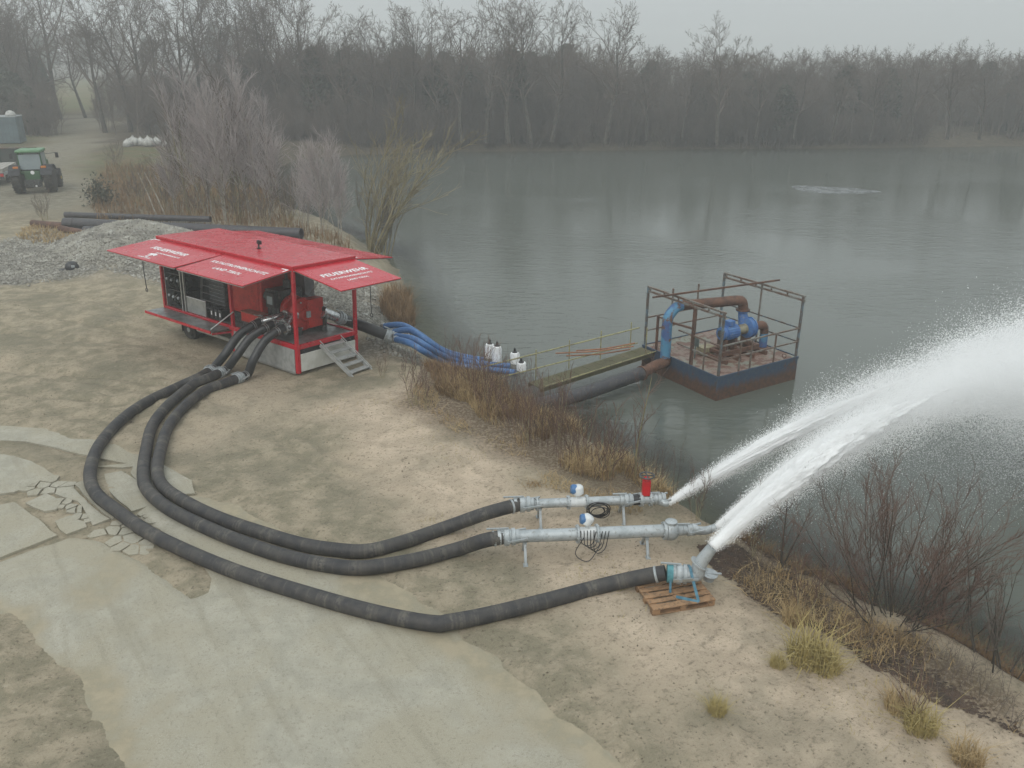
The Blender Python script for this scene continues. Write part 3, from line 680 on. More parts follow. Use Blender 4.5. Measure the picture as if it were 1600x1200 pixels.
vol = MB(); vol.lathe((1.25, 1.30, 1.36), (0, -1, 0), [(-.25, .34), (-.2, .52), (.12, .56), (.18, .50), (.2, .2), (.3, .18), (.32, 0)], 28)
vol.box((1.30, .96, .92), (1.92, 1.30, 1.86)); vol.lathe((1.15, 1.75, 1.5), (0, -1, 0), [(0, .30), (.1, .45), (.25, .45), (.3, .3)], 20); vol.lathe((1.0, 1.4, 1.9), (0, 0, 1), [(0, .1), (.08, .1), (.1, .04), (.18, .03), (.19, 0)], 10)
pump = part('pump', 'red_pump', bevel=.02)(vol)
mb = MB()
for k in range(10):
    a = 2 * math.pi * k / 10; mb.lathe((1.25 + .44 * math.cos(a), 1.11, 1.36 + .44 * math.sin(a)), (0, -1, 0), [(0, .028), (.04, .026), (.05, 0)], 6)
mb.box((1.2, .90, 1.3), (1.34, .96, 1.5)); mb.build('bolt_ring', MT['galv'], pump)
part('pump_foot', 'dark')(P().box((.85, .95, .775), (1.0, 1.5, 1.0)).box((1.75, .85, .775), (1.92, 1.4, .93)).box((1.85, .82, .775), (1.92, .95, 1.55)))
OUT = [(.02, 1.93, 1.16), (.02, 1.31, 1.20), (.02, .74, 1.20)]
mf = MB(); hub = Vector((.95, 1.32, 1.38))
mf.lathe(hub, (-1, 0, 0), [(-.05, .24), (.0, .24), (.02, .17), (.22, .17), (.26, .2), (.30, .2)], 18)
for oy in OUT:
    e = Vector(oy); d = (e - hub).normalized(); mf.tube([hub + Vector((-.2, (e.y - hub.y) * .15, 0)), hub.lerp(e, .5) + Vector((0, 0, .03)), e + Vector((.12, 0, .02))], [.16, .135, .125], 14)
    mf.lathe(e + Vector((.26, 0, .03)), (-1, 0, -.12), [(0, .12), (.005, .175), (.05, .175), (.055, .13), (.1, .13), (.105, .17), (.16, .17), (.165, .12)], 16)
manifold = part('outlet_manifold', 'chrome')(mf)
rs = random.Random(8)
for oy in OUT:
    e = Vector(oy) + Vector((.18, 0, .03)); mb = MB()
    for k in range(6):
        a = k * math.pi / 3 + .3; p = e + Vector((0, math.cos(a), math.sin(a))) * .17; mb.beam(p + Vector((.06, 0, 0)), p + Vector((-.10, math.cos(a) * .02, math.sin(a) * .04)), .03, .03); mb.cyl(p + Vector((-.02, 0, 0)), p + Vector((-.02, math.cos(a) * .06, math.sin(a) * .06)), .012, n=6)
    mb.beam(e + Vector((0, .02, .17)), e + Vector((-.25, .05, .25)), .025, .02); mb.build('clamp_lever', MT['alu'], manifold)
part('light_panel', 'alu_dull')(P().box((.20, 1.72, .78), (.24, 2.10, .98)))
part('rear_cabinet', 'grey', bevel=.01)(P().box((1.95, 1.9, 1.45), (2.35, 2.6, 2.72)))
mb = P(); mb.tube(spline([(1.9, .9, 2.7), (1.95, 1.3, 2.2), (1.9, 1.6, 1.8)]), .012, 6); mb.tube(spline([(2.0, 1.1, 2.6), (1.9, 1.4, 2.1), (2.0, 1.75, 1.7)]), .012, 6)
for k in range(4): mb.torus((1.93, 1.75 + .03 * k, 1.66), (1, .2, 0), .09 + .01 * k, .012, 12, 5)
part('cable', 'alu_dull')(mb)
part('rolled_curtain', 'black')(P().tube(spline([(2.30, .15, 2.93), (2.32, 1.5, 2.90), (2.30, 3.2, 2.93)], .4), .15, 10).box((2.28, .9, 2.45), (2.31, 3.2, 2.9)))
# suction side
sp = MB(); s0 = Vector((1.90, 1.0, 1.34)); s1 = Vector((2.58, .92, 1.02))
sp.tube([s0, s0.lerp(s1, .5), s1], [.17, .165, .16], 16); sp.lathe(s0, (s1 - s0), [(-.06, .23), (.0, .23), (.005, .17)], 16)
part('suction_pipe', 'chrome')(sp)
# ------------------------------------------------------------------ hose couplings
def coupling(parent, p, d, r, mat='galv', L=.30, levers=1, name='coupling'):
    p = Vector(p); d = Vector(d).normalized(); mb = MB(); s = L / .30
    mb.lathe(p - d * .15 * s, d, [(0, r * 1.03), (.005, r * 1.16), (.05 * s, r * 1.16), (.055 * s, r * 1.06), (.09 * s, r * 1.06), (.095 * s, r * 1.32), (.16 * s, r * 1.34), (.165 * s, r * 1.10), (.19 * s, r * 1.10), (.195 * s, r * 1.26), (.245 * s, r * 1.26), (.25 * s, r * 1.05), (.30 * s, r * 1.03)], 18)
    u = d.cross(Vector((0, 0, 1))).normalized(); v = u.cross(d)
    if levers:
        for sg in (-1, 1):
            q = p + u * sg * r * 1.38; mb.beam(q + d * .02, q + d * (.26 * s) + v * .05, .03, .035); mb.cyl(q - u * sg * .03, q + u * sg * .03, .03, n=8)
        mb.beam(p + v * r * 1.4, p + v * r * 1.42 - d * .3 * s, .03, .025)
    return mb.build(name, MT[mat], parent)
def hose_mat():
    m, nt, b = newmat('dusty_hose_rubber'); c = coord(nt); al = attr(nt, 'along')
    n1 = noise(nt, c, 3.2, 6, .65); n2 = noise(nt, c, 11, 5, .7)
    base = mixc(nt, rng(nt, n1, .35, .65), (.030, .030, .033), (.058, .054, .050))
    cb = nt.nodes.new('ShaderNodeCombineXYZ'); nt.links.new(mth(nt, 'MULTIPLY', al, 1.0), cb.inputs[0])
    bands = noise(nt, cb.outputs[0], 1.7, 5, .8)                      # dried mud rings left by the spiral
    f = mth(nt, 'MULTIPLY', rng(nt, bands, .48, .62), rng(nt, n2, .36, .56))
    base = mixc(nt, mth(nt, 'MULTIPLY', f, .42), base, (.20, .18, .145))
    base = mixc(nt, rng(nt, n2, .62, .74, 0, .5), base, (.17, .155, .125))
    nt.links.new(base, b.inputs['Base Color']); b.inputs['Roughness'].default_value = .62; b.inputs['Specular IOR Level'].default_value = .4
    bump(nt, b, mth(nt, 'ADD', bands, n2), .3, .02); return m
MT['hose'] = hose_mat()
def lay(px, r, z=0):
    o = []
    for (x, y) in px:
        p = G(x, y, r)
        for _ in range(3):
            h = gz(p.x, p.y)
            if poly_sd(np.array([p.x]), np.array([p.y]), ROAD)[0] > .2: h = max(h, .024)
            p = G(x, y, h + r - .01)
        o.append(p + Vector((float(fbm(p.x * 1.3, p.y * 1.3, 2)), float(fbm(p.x * 1.3 + 9, p.y * 1.3, 2)), 0)) * .07 - Vector((0, 0, .015)))
    return o
HR = .142
outer = lay([(329, 579), (310, 590), (285, 601), (230, 627), (188, 657), (155, 697), (142, 738), (150, 770), (180, 798), (230, 829), (290, 859), (370, 890), (460, 922), (560, 951), (640, 967), (685, 973), (700, 972), (760, 961), (850, 938), (950, 912)], HR)
middle = lay([(344, 582), (322, 592), (300, 602), (263, 632), (240, 664), (228, 698), (224, 738), (230, 764), (262, 793), (310, 818), (370, 844), (440, 867), (510, 882), (565, 885), (640, 876), (710, 859)], HR)
inner = lay([(370, 591), (345, 600), (322, 609), (288, 634), (264, 665), (250, 699), (246, 735), (256, 760), (290, 784), (340, 808), (400, 831), (470, 850), (530, 858), (572, 859), (620, 848), (690, 826)], HR)
PZ1, PZ2 = .46, .46
L1a, L1b = G(812, 788, PZ1), G(985, 781, PZ1)
L2a, L2b = G(786, 839, PZ2), G(1040, 829, PZ2)
N3a = G(1040, 895, .40)
inner += [G(760, 802, .40), L1a.copy()]; middle += [G(755, 845, .42), L2a.copy()]; outer += [G(1010, 900, .30), N3a.copy()]
hoses = []
for pth, nm in ((outer, 'outermost of the three long black hoses, ending on the wooden pallet'), (middle, 'middle one of the three long black hoses, ending at the lower grey pipe'), (inner, 'innermost of the three long black hoses, ending at the upper grey pipe')):
    h = thing('delivery_hose', nm, 'hose', pth[0], group='long black delivery hoses on the yard'); sp_ = spline(pth, .10); o = pth[0]
    MB().tube([p - o for p in sp_], HR, 16).build('hose_body', MT['hose'], h)
    d0 = (sp_[0] - sp_[2]); coupling(h, Vector((0, 0, 0)) + d0.normalized() * .02, d0, HR)
    d1 = (sp_[-1] - sp_[-4]).normalized()
    MB().lathe(sp_[-1] - o - d1 * .20, d1, [(0, HR * 1.02), (.005, HR * 1.10), (.04, HR * 1.10), (.045, HR * 1.02)], 16).build('hose_clamp', MT['galv'], h)
    hoses.append((h, sp_))
# connecting hoses from the manifold down to the couplings on the ground
for i, nm in enumerate(('rear one of the three short smooth hoses hanging from the pump outlets', 'middle one of the three short smooth hoses hanging from the pump outlets', 'front one of the three short smooth hoses hanging from the pump outlets')):
    a = tw(*OUT[i]); d = (tw(OUT[i][0] - 1, OUT[i][1], OUT[i][2] - .25) - a).normalized(); b = hoses[i][1][0]; bd = (hoses[i][1][0] - hoses[i][1][3]).normalized()
    b = b + bd * .12
    pth = [a - d * .1, a + d * .15, a.lerp(b, .33) + Vector((-.10, 0, .10)), a.lerp(b, .66) + Vector((-.05, 0, .0)), b + bd * .35 + Vector((0, 0, .04)), b]
    h = thing('connecting_hose', nm, 'hose', b, group='short hoses between pump and ground'); sp_ = spline(pth, .08)
    MB().tube([p - b for p in sp_], .135, 16).build('hose_body', MT['smoothhose'], h)
    for q in (.03, .09): 
        c = sp_[3] - b + d * (q - .05); MB().ring(c, d, .13, .146, .012, 18).build('hose_clamp', MT['alu'], h)
        c = sp_[-4] - b; dd = (sp_[-1] - sp_[-5]); MB().ring(c + dd.normalized() * q, dd, .13, .146, .012, 18).build('hose_clamp', MT['alu'], h)
# black suction hose and blue hoses to the lake
sa = tw(*s1); sd0 = (tw(*s1) - tw(*s0)).normalized(); se = G(604, 524, .28)
h = thing('suction_hose', 'thick black suction hose leaving the trailer towards the blue hoses', 'hose', se); sp_ = spline([sa, sa + sd0 * .5, sa.lerp(se, .6) + Vector((0, 0, .02)), se], .1)
MB().tube([p - se for p in sp_], .185, 16).build('hose_body', MT['smoothhose'], h)
coupling(h, sa - se + sd0 * .02, sd0, .17); sdir = (sp_[-1] - sp_[-4]).normalized(); coupling(h, sdir * .1, sdir, .185, 'galv')
mb = MB()
for k in range(4): mb.tube([sdir * .18, sdir * .45 + Vector((.02 + .10 * k, .34 - .2 * k, .02))], [.13, .10], 10)
mb.build('branch_piece', MT['galv'], h)
FL = [G(764, 558, WZ), G(776, 567, WZ), G(805, 567, WZ), G(815, 578, WZ)]
blue_px = [[(598, 510), (628, 508), (655, 522), (690, 546), (720, 556), (757, 563)], [(612, 519), (640, 516), (668, 533), (695, 552), (725, 561), (768, 571)], [(617, 525), (645, 529), (668, 542), (692, 556), (725, 566), (797, 572)], [(618, 530), (640, 536), (662, 549), (683, 560), (720, 572), (806, 582)]]
bz = [.32, .42, .18, -.45, -1.10, -1.15]
for k, px in enumerate(blue_px):
    pth = [G(x, y, z + (.10 if (k == 0 and i < 3) else 0)) for i, ((x, y), z) in enumerate(zip(px, bz))]
    nm = ('uppermost of the blue hoses, arching highest over the bank', 'second highest of the blue hoses running into the lake', 'third of the blue hoses counted from the top of the bundle', 'lowest of the blue hoses, nearest to the dry bank grass')[k]
    h = thing('blue_hose', nm, 'hose', pth[0], group='blue suction hoses running into the lake')
    MB().tube([p - pth[0] for p in spline(pth, .1)], .105, 12).build('hose_body', MT['bluehose'], h)
    MB().lathe(Vector((0, 0, 0)), (pth[1] - pth[0]), [(-.05, .1), (0, .125), (.06, .125), (.065, .1)], 12).build('hose_clamp', MT['alu'], h)
    c = FL[k]; t = thing('float', ('leftmost white float bottle, half behind its taller neighbour', 'tallest white float bottle standing clear of the water', 'white float bottle third from the left', 'smallest lowest white float bottle, rightmost beside the gangway rail')[k], 'float', c, (R(rs.uniform(-4, 4)), R(rs.uniform(-4, 4)), 0), 'white float bottles on the lake')
    hh = (.52, .64, .40, .30)[k]
    MB().lathe((0, 0, -.12), (0, 0, 1), [(0, .15), (.02, .175), (.12 + hh * .8, .175), (.12 + hh * .95, .15), (.12 + hh, .07)], 16).build('body', MT['whitep'], t)
    MB().lathe((0, 0, hh - .02), (0, 0, 1), [(0, .10), (.05, .10), (.06, .05), (.12, .035), (.16, .045), (.2, 0)], 10).build('cap', MT['black'], t)
# ------------------------------------------------------------------ measuring pipes at the bank
def stand(parent, p, r, ax, wide=.0):
    """steel A-leg under a pipe"""
    p = Vector(p); u = Vector(ax).normalized(); v = Vector((-u.y, u.x, 0)); g = gz(p.x + parent.location.x, p.y + parent.location.y) - parent.location.z
    mb = MB(); top = p - Vector((0, 0, r * .9))
    for s in (-1, 1):
        f = Vector((p.x, p.y, g)) + v * s * .26; mb.beam(top + v * s * .07, f, .05, .05, u); mb.beam(f - v * .06, f + v * .06, .09, .015)
    mb.beam(top - v * .12 + Vector((0, 0, .01)), top + v * .12 + Vector((0, 0, .01)), .07, .03)
    return mb.build('stand', MT['galv'], parent)
def flange(parent, p, d, r, hw=.018, name='flange'):
    mb = MB(); mb.ring(p, d, r * .9, r * 1.5, hw, 20); d = Vector(d).normalized(); u = d.orthogonal().normalized(); q = d.cross(u)
    for k in range(8):
        a = 2 * math.pi * k / 8; c = Vector(p) + (u * math.cos(a) + q * math.sin(a)) * r * 1.3; mb.cyl(c - d * (hw + .02), c + d * (hw + .02), .014, n=6)
    return mb.build(name, MT['galv'], parent)
def meter(parent, p, d, r, tilt):
    p = Vector(p); d = Vector(d).normalized(); v = Vector((0, 0, 1))
    m = bpy.data.objects.new('flow_meter', None); COL.objects.link(m); m.parent = parent; m.location = p
    mb = MB(); mb.lathe(-d * .17, d, [(0, r * 1.08), (.34, r * 1.08)], 18); mb.cyl((0, 0, r), (0, 0, r + .12), .045, n=10); mb.build('sensor_body', MT['meterwhite'], m)
    c = Vector((0, 0, r + .20)); ax = (v * math.cos(tilt) + d * math.sin(tilt)).normalized()
    MB().lathe(c - ax * .05, ax, [(-.06, .085), (-.04, .115), (.10, .115), (.13, .09), (.15, 0)], 16).build('housing', MT['meterwhite'], m)
    MB().lathe(c - d * .02, -d + v * .1, [(.02, .10), (.09, .105), (.13, .085), (.14, 0)], 16).build('display_cover', MT['meterblue'], m)
    for s in (-1, 1): flange(m, d * s * .19, d, r)
    return m
def cable_coil(parent, c, ax, R0, n, seed, mat='black'):
    rs = random.Random(seed); mb = MB()
    for k in range(n):
        mb.torus(Vector(c) + Vector((rs.uniform(-.05, .05), rs.uniform(-.02, .02), rs.uniform(-.05, .05))), Vector(ax) + Vector((rs.uniform(-.25, .25), 0, rs.uniform(-.25, .25))), R0 * rs.uniform(.75, 1.15), .010, 20, 5)
    return mb.build('cable_coil', MT[mat], parent)
# upper line
t = thing('discharge_pipe', 'upper grey discharge pipe with red hand valve beside the dry reeds', 'pipe', (L1a.x, L1a.y, PZ1), group='grey discharge pipes at the bank')
a = Vector((0, 0, 0)); b = L1b - L1a; d = b.normalized(); L = b.length; r = .100
MB().tube([d * .30, d * (L * .44)], r, 20).tube([d * (L * .60), d * (L + .02)], r, 20).build('pipe', MT['galv'], t)
coupling(t, d * .08, d, .13, 'galv', .42); flange(t, d * .36, d, r); stand(t, d * .42, r, d); stand(t, d * (L * .93), r, d)
meter(t, d * (L * .52), d, r, -.1); cable_coil(t, d * (L * .70) + Vector((0, -.20, -.10)), (.1, 1, .3), .20, 8, 3)
coupling(t, d * (L - .08), d, .11, 'galv', .30)
MB().tube([d * (L + .05), d * (L + .18)], .118, 16).build('rubber_joint', MT['smoothhose'], t)
flange(t, d * (L + .22), d, .10, .03); MB().tube([d * (L + .2), d * (L + .56)], .105, 18).build('valve_body', MT['galv'], t); flange(t, d * (L + .42), d, .10, .025)
v = bpy.data.objects.new('hand_valve', None); COL.objects.link(v); v.parent = t; v.location = d * (L + .32)
MB().box((-.085, -.07, .10), (.085, .07, .46)).lathe((0, 0, .46), (0, 0, 1), [(0, .09), (.04, .09), (.06, .04), (.1, .035)], 12).build('bonnet', MT['valvered'], v, True, .02)
mb = MB(); mb.torus((0, 0, .56), (0, 0, 1), .15, .018, 20, 6)
for k in range(4): mb.beam((0, 0, .56), (.15 * math.cos(k * math.pi / 2), .15 * math.sin(k * math.pi / 2), .56), .025, .02)
mb.build('hand_wheel', MT['dark'], v)
NZ1 = G(1044, 786, .42); e = NZ1 - L1a
sp_ = spline([d * (L + .5), d * (L + .68), e - Vector((.12, .0, .0)), e], .05); MB().tube(sp_, [.105 - .035 * i / (len(sp_) - 1) for i in range(len(sp_))], 16).build('nozzle', MT['galv'], t)
coupling(t, d * (L + .62), d, .105, 'galv', .24)
# lower line
t = thing('discharge_pipe', 'lower longer grey discharge pipe with a blue and white flow meter', 'pipe', (L2a.x, L2a.y, PZ2), group='grey discharge pipes at the bank')
b = L2b - L2a; d = b.normalized(); L = b.length; r = .125
MB().tube([d * .28, d * (L * .46)], r, 20).tube([d * (L * .57), d * (L + .0)], r, 20).build('pipe', MT['galv'], t)
coupling(t, d * .10, d, .135, 'galv', .42); stand(t, d * .42, r, d); stand(t, d * (L * .88), r, d); meter(t, d * (L * .515), d, r, .55)
mb = MB()
for k in range(5):
    x0 = L * (.47 + .02 * k); mb.tube(spline([d * x0 + Vector((0, -.13, .15)), d * (x0 + .03) + Vector((0, -.19, -.10 - .05 * k)), d * (x0 + .22) + Vector((0, -.18, -.14 - .03 * k)), d * (x0 + .3) + Vector((0, -.13, .12))], .05), .009, 5)
mb.tube(spline([d * (L * .49) + Vector((0, -.14, .0)), d * (L * .44) + Vector((0, -.2, -.32)), d * (L * .52) + Vector((0, -.3, -.43)), d * (L * .6) + Vector((0, -.18, -.1))], .05), .009, 5)
mb.build('cable', MT['black'], t)
flange(t, d * (L - .02), d, .12, .03)
mb = MB(); mb.lathe(d * (L + .0), d, [(0, .125), (.02, .19), (.12, .20), (.2, .17), (.24, .12), (.30, .11), (.33, .11)], 18); mb.lathe(d * (L + .1) + Vector((0, 0, .15)), (0, 0, 1), [(0, .12), (.06, .12), (.07, .05), (.1, 0)], 12); mb.build('valve_body', MT['galv'], t)
NZ2 = G(1118, 824, .46); e = NZ2 - L2a
sp_ = spline([d * (L + .28), d * (L + .5), e - Vector((.22, .04, .05)), e], .05); MB().tube(sp_, [.10 - .025 * i / (len(sp_) - 1) for i in range(len(sp_))], 16).build('nozzle', MT['galv'], t)
coupling(t, d * (L + .48), d, .095, 'galv', .30)
# third outlet lashed to a pallet
pc = G(1054, 928, .07); pa = (G(1100, 933) - G(1008.7, 948.6)); pyaw = math.atan2(pa.y, pa.x)
gzp = gz(pc.x, pc.y)
p_ = thing('pallet', 'wooden pallet under the third outlet, tied with a blue strap', 'pallet', (pc.x, pc.y, gzp), (0, 0, pyaw))
PL, PW = 1.2, .8
for y in (-.34, -.17, 0, .17, .34): MB().box((-PL / 2, y - (.07 if abs(y) != .17 else .05), .122), (PL / 2, y + (.07 if abs(y) != .17 else .05), .144)).build('deck_board', MT['pallet'], p_, True, .004)
for x in (-.53, 0, .53):
    MB().box((x - .07, -PW / 2, .10), (x + .07, PW / 2, .1205)).build('stringer_board', MT['pallet'], p_)
    for y in (-.34, 0, .34): MB().box((x - .07, y - .055, .022), (x + .07, y + .055, .099)).build('block', MT['pallet'], p_, True, .006)
for y in (-.34, 0, .34): MB().box((-PL / 2, y - .05, 0), (PL / 2, y + .05, .021)).build('base_board', MT['pallet'], p_)
t = thing('outlet_nozzle', 'grey upturned outlet nozzle resting on the wooden pallet', 'nozzle', N3a)
hd = (hoses[0][1][-1] - hoses[0][1][-4]).normalized(); hd = Vector((hd.x, hd.y, 0)).normalized()
MB().lathe(hd * .02, hd, [(0, .15), (.005, .175), (.11, .175), (.115, .15)], 20).build('band', MT['teal'], t)
coupling(t, hd * .26, hd, .145, 'galv', .36)
NZ3 = G(1113, 855, .98); e = NZ3 - N3a; k0 = hd * .40
sp_ = spline([k0, hd * .55 + Vector((0, 0, .03)), k0.lerp(e, .45) + Vector((.03, 0, -.02)), e], .05)
MB().tube(sp_, [.15 - .05 * i / (len(sp_) - 1) for i in range(len(sp_))], 18).build('bend', MT['galv'], t)
m_ = k0.lerp(e, .42); MB().ring(m_ + Vector((.02, 0, -.01)), e - k0, .10, .175, .012, 20).build('flange', MT['galv'], t)
MB().beam(hd * .1 + Vector((0, -.2, -.02)), hd * .45 + Vector((0, -.2, .04)), .04, .05).build('lever', MT['alu'], t)
s_ = MB(); top = N3a + hd * .42; 
def strip(mb, P_, wd):
    for i in range(len(P_) - 1): mb.beam(P_[i], P_[i + 1], wd, .008, Vector((0, -1, .4)))
z0 = gzp + .155
strip(s_, [Vector(p) for p in ((top.x - .01, top.y + .17, z0), (top.x, top.y + .12, top.z + .13), (top.x, top.y - .05, top.z + .17), (top.x + .02, top.y - .17, top.z + .05), (top.x + .10, top.y - .45, z0), (top.x - .28, top.y - .33, z0 + .02))], .05)
strip(s_, [Vector(p) for p in ((N3a.x + .06, N3a.y - .17, N3a.z), (N3a.x + .06, N3a.y - .24, z0))], .04)
tag(s_.build('ratchet_strap', MT['strap']), 'blue ratchet strap tying the outlet nozzle down to the pallet', 'strap')
bl = thing('pipe_cap', 'small open grey metal pipe cap lying on the pallet end', 'cap', G(1107, 905, gzp + .16))
MB().lathe((0, 0, .0), (.1, -.1, 1), [(0, .10), (.12, .12), (.125, .15), (.14, .15), (.135, .11), (.02, .09), (.02, 0)], 18).build('bowl', MT['galv'], bl)
MB().beam((-.05, 0, .135), (.22, -.03, .14), .04, .02).build('lug', MT['galv'], bl)

# ------------------------------------------------------------------ pontoon with old pump
PZ = -.40; PU, PV = 3.7, 3.7; PYAW = R(31.5); PO = G(1122, 590.5, PZ)
PT = thing('pontoon', 'rusty blue steel pontoon with railings moored on the lake', 'pontoon', PO, (0, 0, PYAW)); PT.rotation_euler = (0, 0, PYAW)
def hull_mat():
    m, nt, b = newmat('rusty_hull'); c = coord(nt); sx = nt.nodes.new('ShaderNodeSeparateXYZ'); nt.links.new(c, sx.inputs[0])
    n1 = noise(nt, c, 1.6, 6, .65); n2 = noise(nt, c, 7, 5, .7)
    mp = nt.nodes.new('ShaderNodeMapping'); mp.inputs['Scale'].default_value = (3, 3, .35); nt.links.new(c, mp.inputs[0]); n3 = noise(nt, mp.outputs[0], 2, 5, .6)
    blue = mixc(nt, rng(nt, n2, .4, .65), (.030, .055, .10), (.05, .075, .10))
    rust = mixc(nt, rng(nt, n2, .4, .6), (.115, .055, .032), (.065, .04, .03))
    z = mth(nt, 'ADD', sx.outputs['Z'], mth(nt, 'MULTIPLY', mth(nt, 'SUBTRACT', n3, .5), .5))
    f = rng(nt, z, -.55, -.22)
    base = mixc(nt, f, rust, blue); base = mixc(nt, rng(nt, n1, .56, .66, 0, .85), base, rust)
    nt.links.new(base, b.inputs['Base Color']); b.inputs['Roughness'].default_value = .7; bump(nt, b, n2, .3, .02); return m
def deck_mat():
    m, nt, b = newmat('worn_deck'); c = coord(nt); n1 = noise(nt, c, .9, 5, .6, .6); n2 = noise(nt, c, 2.5, 6, .65, .4); n3 = noise(nt, c, 12, 5, .7)
    base = mixc(nt, rng(nt, n1, .45, .56), (.23, .165, .135), (.21, .225, .18)); base = mixc(nt, rng(nt, n2, .46, .56), base, (.135, .065, .042))
    base = mixc(nt, rng(nt, n2, .30, .42, 1, 0), base, (.13, .115, .065)); base = mixc(nt, rng(nt, n3, .58, .68, 0, .7), base, (.09, .055, .04))
    nt.links.new(base, b.inputs['Base Color']); b.inputs['Roughness'].default_value = .6; bump(nt, b, n3, .2, .01); return m
hm, dm = hull_mat(), deck_mat()
MB().box((0, 0, -1.25), (PU, PV, -.03)).build('hull', hm, PT, True, .02)
MB().box((.012, .012, -.029), (PU - .012, PV - .012, .0)).build('deck', dm, PT)
for a, b in (((-.012, -.012, -.05), (PU + .012, .03, .03)), ((-.012, .031, -.05), (.03, PV + .012, .03)), ((PU - .03, .031, -.05), (PU + .012, PV + .012, .03)), ((.031, PV - .03, -.05), (PU - .031, PV + .012, .03))):
    MB().box(a, b).build('edge_angle', hm, PT)
PH = 2.12
def post(u, v, h, mat='rustblue', s=.07): MB().box((u - s / 2, v - s / 2, .0), (u + s / 2, v + s / 2, h)).build('rail_post', MT[mat], PT, True, .004)
i0 = .06; CU, CV = PU - .06, PV - .06
for u, v in ((i0, i0), (CU, i0), (i0, CV), (CU, CV)): post(u, v, PH)
for u in (.95, 1.45): post(u, i0, 1.02, 'rustbeam', .045)
post(2.55, i0, 1.02, 'rustbeam', .045)
post(CU, 1.85, PH, 'rustbeam', .05)
for v in (.75,): post(i0, v, 1.02, 'rustbeam', .045)
post(i0, 1.32, 1.95, 'rust', .09)
post(i0, 3.05, 1.25, 'rust', .07)
for u in (1.2, 2.4): post(u, CV, 1.9, 'rustbeam', .05)
def rail(a, b, mat='rustbeam', s=.045): MB().beam(a, b, s, s).build('rail', MT[mat], PT)
for z in (.55, 1.02):
    rail((i0, i0, z), (CU, i0, z)); rail((CU, i0, z), (CU, CV, z), 'rustblue'); rail((i0, CV, z), (CU, CV, z)); rail((i0, i0, z), (i0, 2.0, z))
for u in (i0, CU):
    for z in (PH, PH - .14): rail((u, -.02, z), (u, CV + .02, z), 'rustbeam', .06)
    for k in range(6): rail((u, .03 + k * .70, PH - .11), (u, .03 + k * .70, PH - .03), 'rustbeam', .04)
bv = 2.20
MB().beam((-.85, bv, PH + .13), (CU + .55, bv - .6, PH + .13), .05, .05).beam((-.85, bv + .16, PH + .07), (CU + .55, bv - .44, PH + .07), .05, .05).build('hoist_beam', MT['rust'], PT)
for k in range(9):
    t_ = (k + .3) / 9; a = Vector((-.85, bv, PH + .13)).lerp(Vector((CU + .55, bv - .6, PH + .13)), t_); MB().beam(a, a + Vector((0, .16, -.06)), .035, .035).build('hoist_rung', MT['rust'], PT)
# pump set
ps = bpy.data.objects.new('pump_set', None); COL.objects.link(ps); ps.parent = PT; ps.location = (.30, .10, .0); ps.scale = (.88, .88, .88)
mz = .95; my = 1.45
MB().lathe((1.20, my, mz), (1, 0, 0), [(0, .16), (.02, .25), (.18, .25), (.19, .28), (.78, .28), (.80, .24), (.86, .20)], 22).build('motor', MT['bluepump'], ps)
mb = MB(); mb.lathe((1.19, my, mz), (-1, 0, 0), [(0, .15), (.01, .10), (.012, 0)], 16); mb.build('fan_cover', MT['dark'], ps)
mb = MB()
for k in range(20):
    a = 2 * math.pi * k / 20; mb.beam((1.42, my + .285 * math.cos(a), mz + .285 * math.sin(a)), (1.95, my + .285 * math.cos(a), mz + .285 * math.sin(a)), .018, .018)
mb.build('cooling_fin', MT['bluepump'], ps)
MB().box((1.5, my - .14, mz + .25), (1.80, my + .14, mz + .47)).build('terminal_box', MT['bluepump'], ps, True, .02)
MB().lathe((2.05, my, mz), (1, 0, 0), [(0, .14), (.18, .19), (.42, .19), (.45, .24)], 18).build('bearing_bracket', M('worn_bracket', (.24, .22, .15), .6, 0, (.14, .12, .09), 5), ps)
mb = MB(); mb.lathe((2.48, my, mz + .02), (1, 0, 0), [(0, .26), (.04, .35), (.06, .40), (.10, .40), (.11, .36), (.26, .36), (.27, .40), (.31, .40), (.33, .34), (.36, .22), (.5, .20)], 24); mb.tube([(2.62, my + .18, mz + .1), (2.62, my + .3, mz + .45), (2.62, my + .32, mz + .62)], [.22, .18, .17], 16); mb.ring((2.62, my + .32, mz + .62), (0, 0, 1), .12, .25, .02); mb.build('volute', MT['bluepump'], ps)
mb = MB(); mb.box((1.05, my - .36, .16), (3.0, my - .26, .32)); mb.box((1.05, my + .26, .16), (3.0, my + .36, .32)); mb.box((1.05, my - .25, .20), (1.2, my + .25, .31)); mb.box((2.85, my - .25, .2), (3.0, my + .25, .31))
for x in (1.35, 1.85, 2.6): mb.box((x - .06, my - .22, .321), (x + .06, my + .22, mz - .22))
mb.build('base_frame', MT['rust'], ps)
mb = MB()
for x in (.9, 1.6, 2.3, 3.0): mb.box((x - .05, my - .75, .003), (x + .05, my + .75, .158))
mb.build('skid', MT['rust'], ps)
MB().box((.75, my + .35, .04), (1.35, my + .75, .34)).build('junction_box', M('faded_yellow_box', (.30, .27, .17), .7, 0, (.2, .17, .11), 4), ps, True, .01)
MB().box((.35, my + .25, .5), (.38, my + .60, .82)).box((.35, my + .40, .0), (.39, my + .44, .5)).build('sign_plate', M('grey_green_plate', (.11, .14, .13), .7), ps)
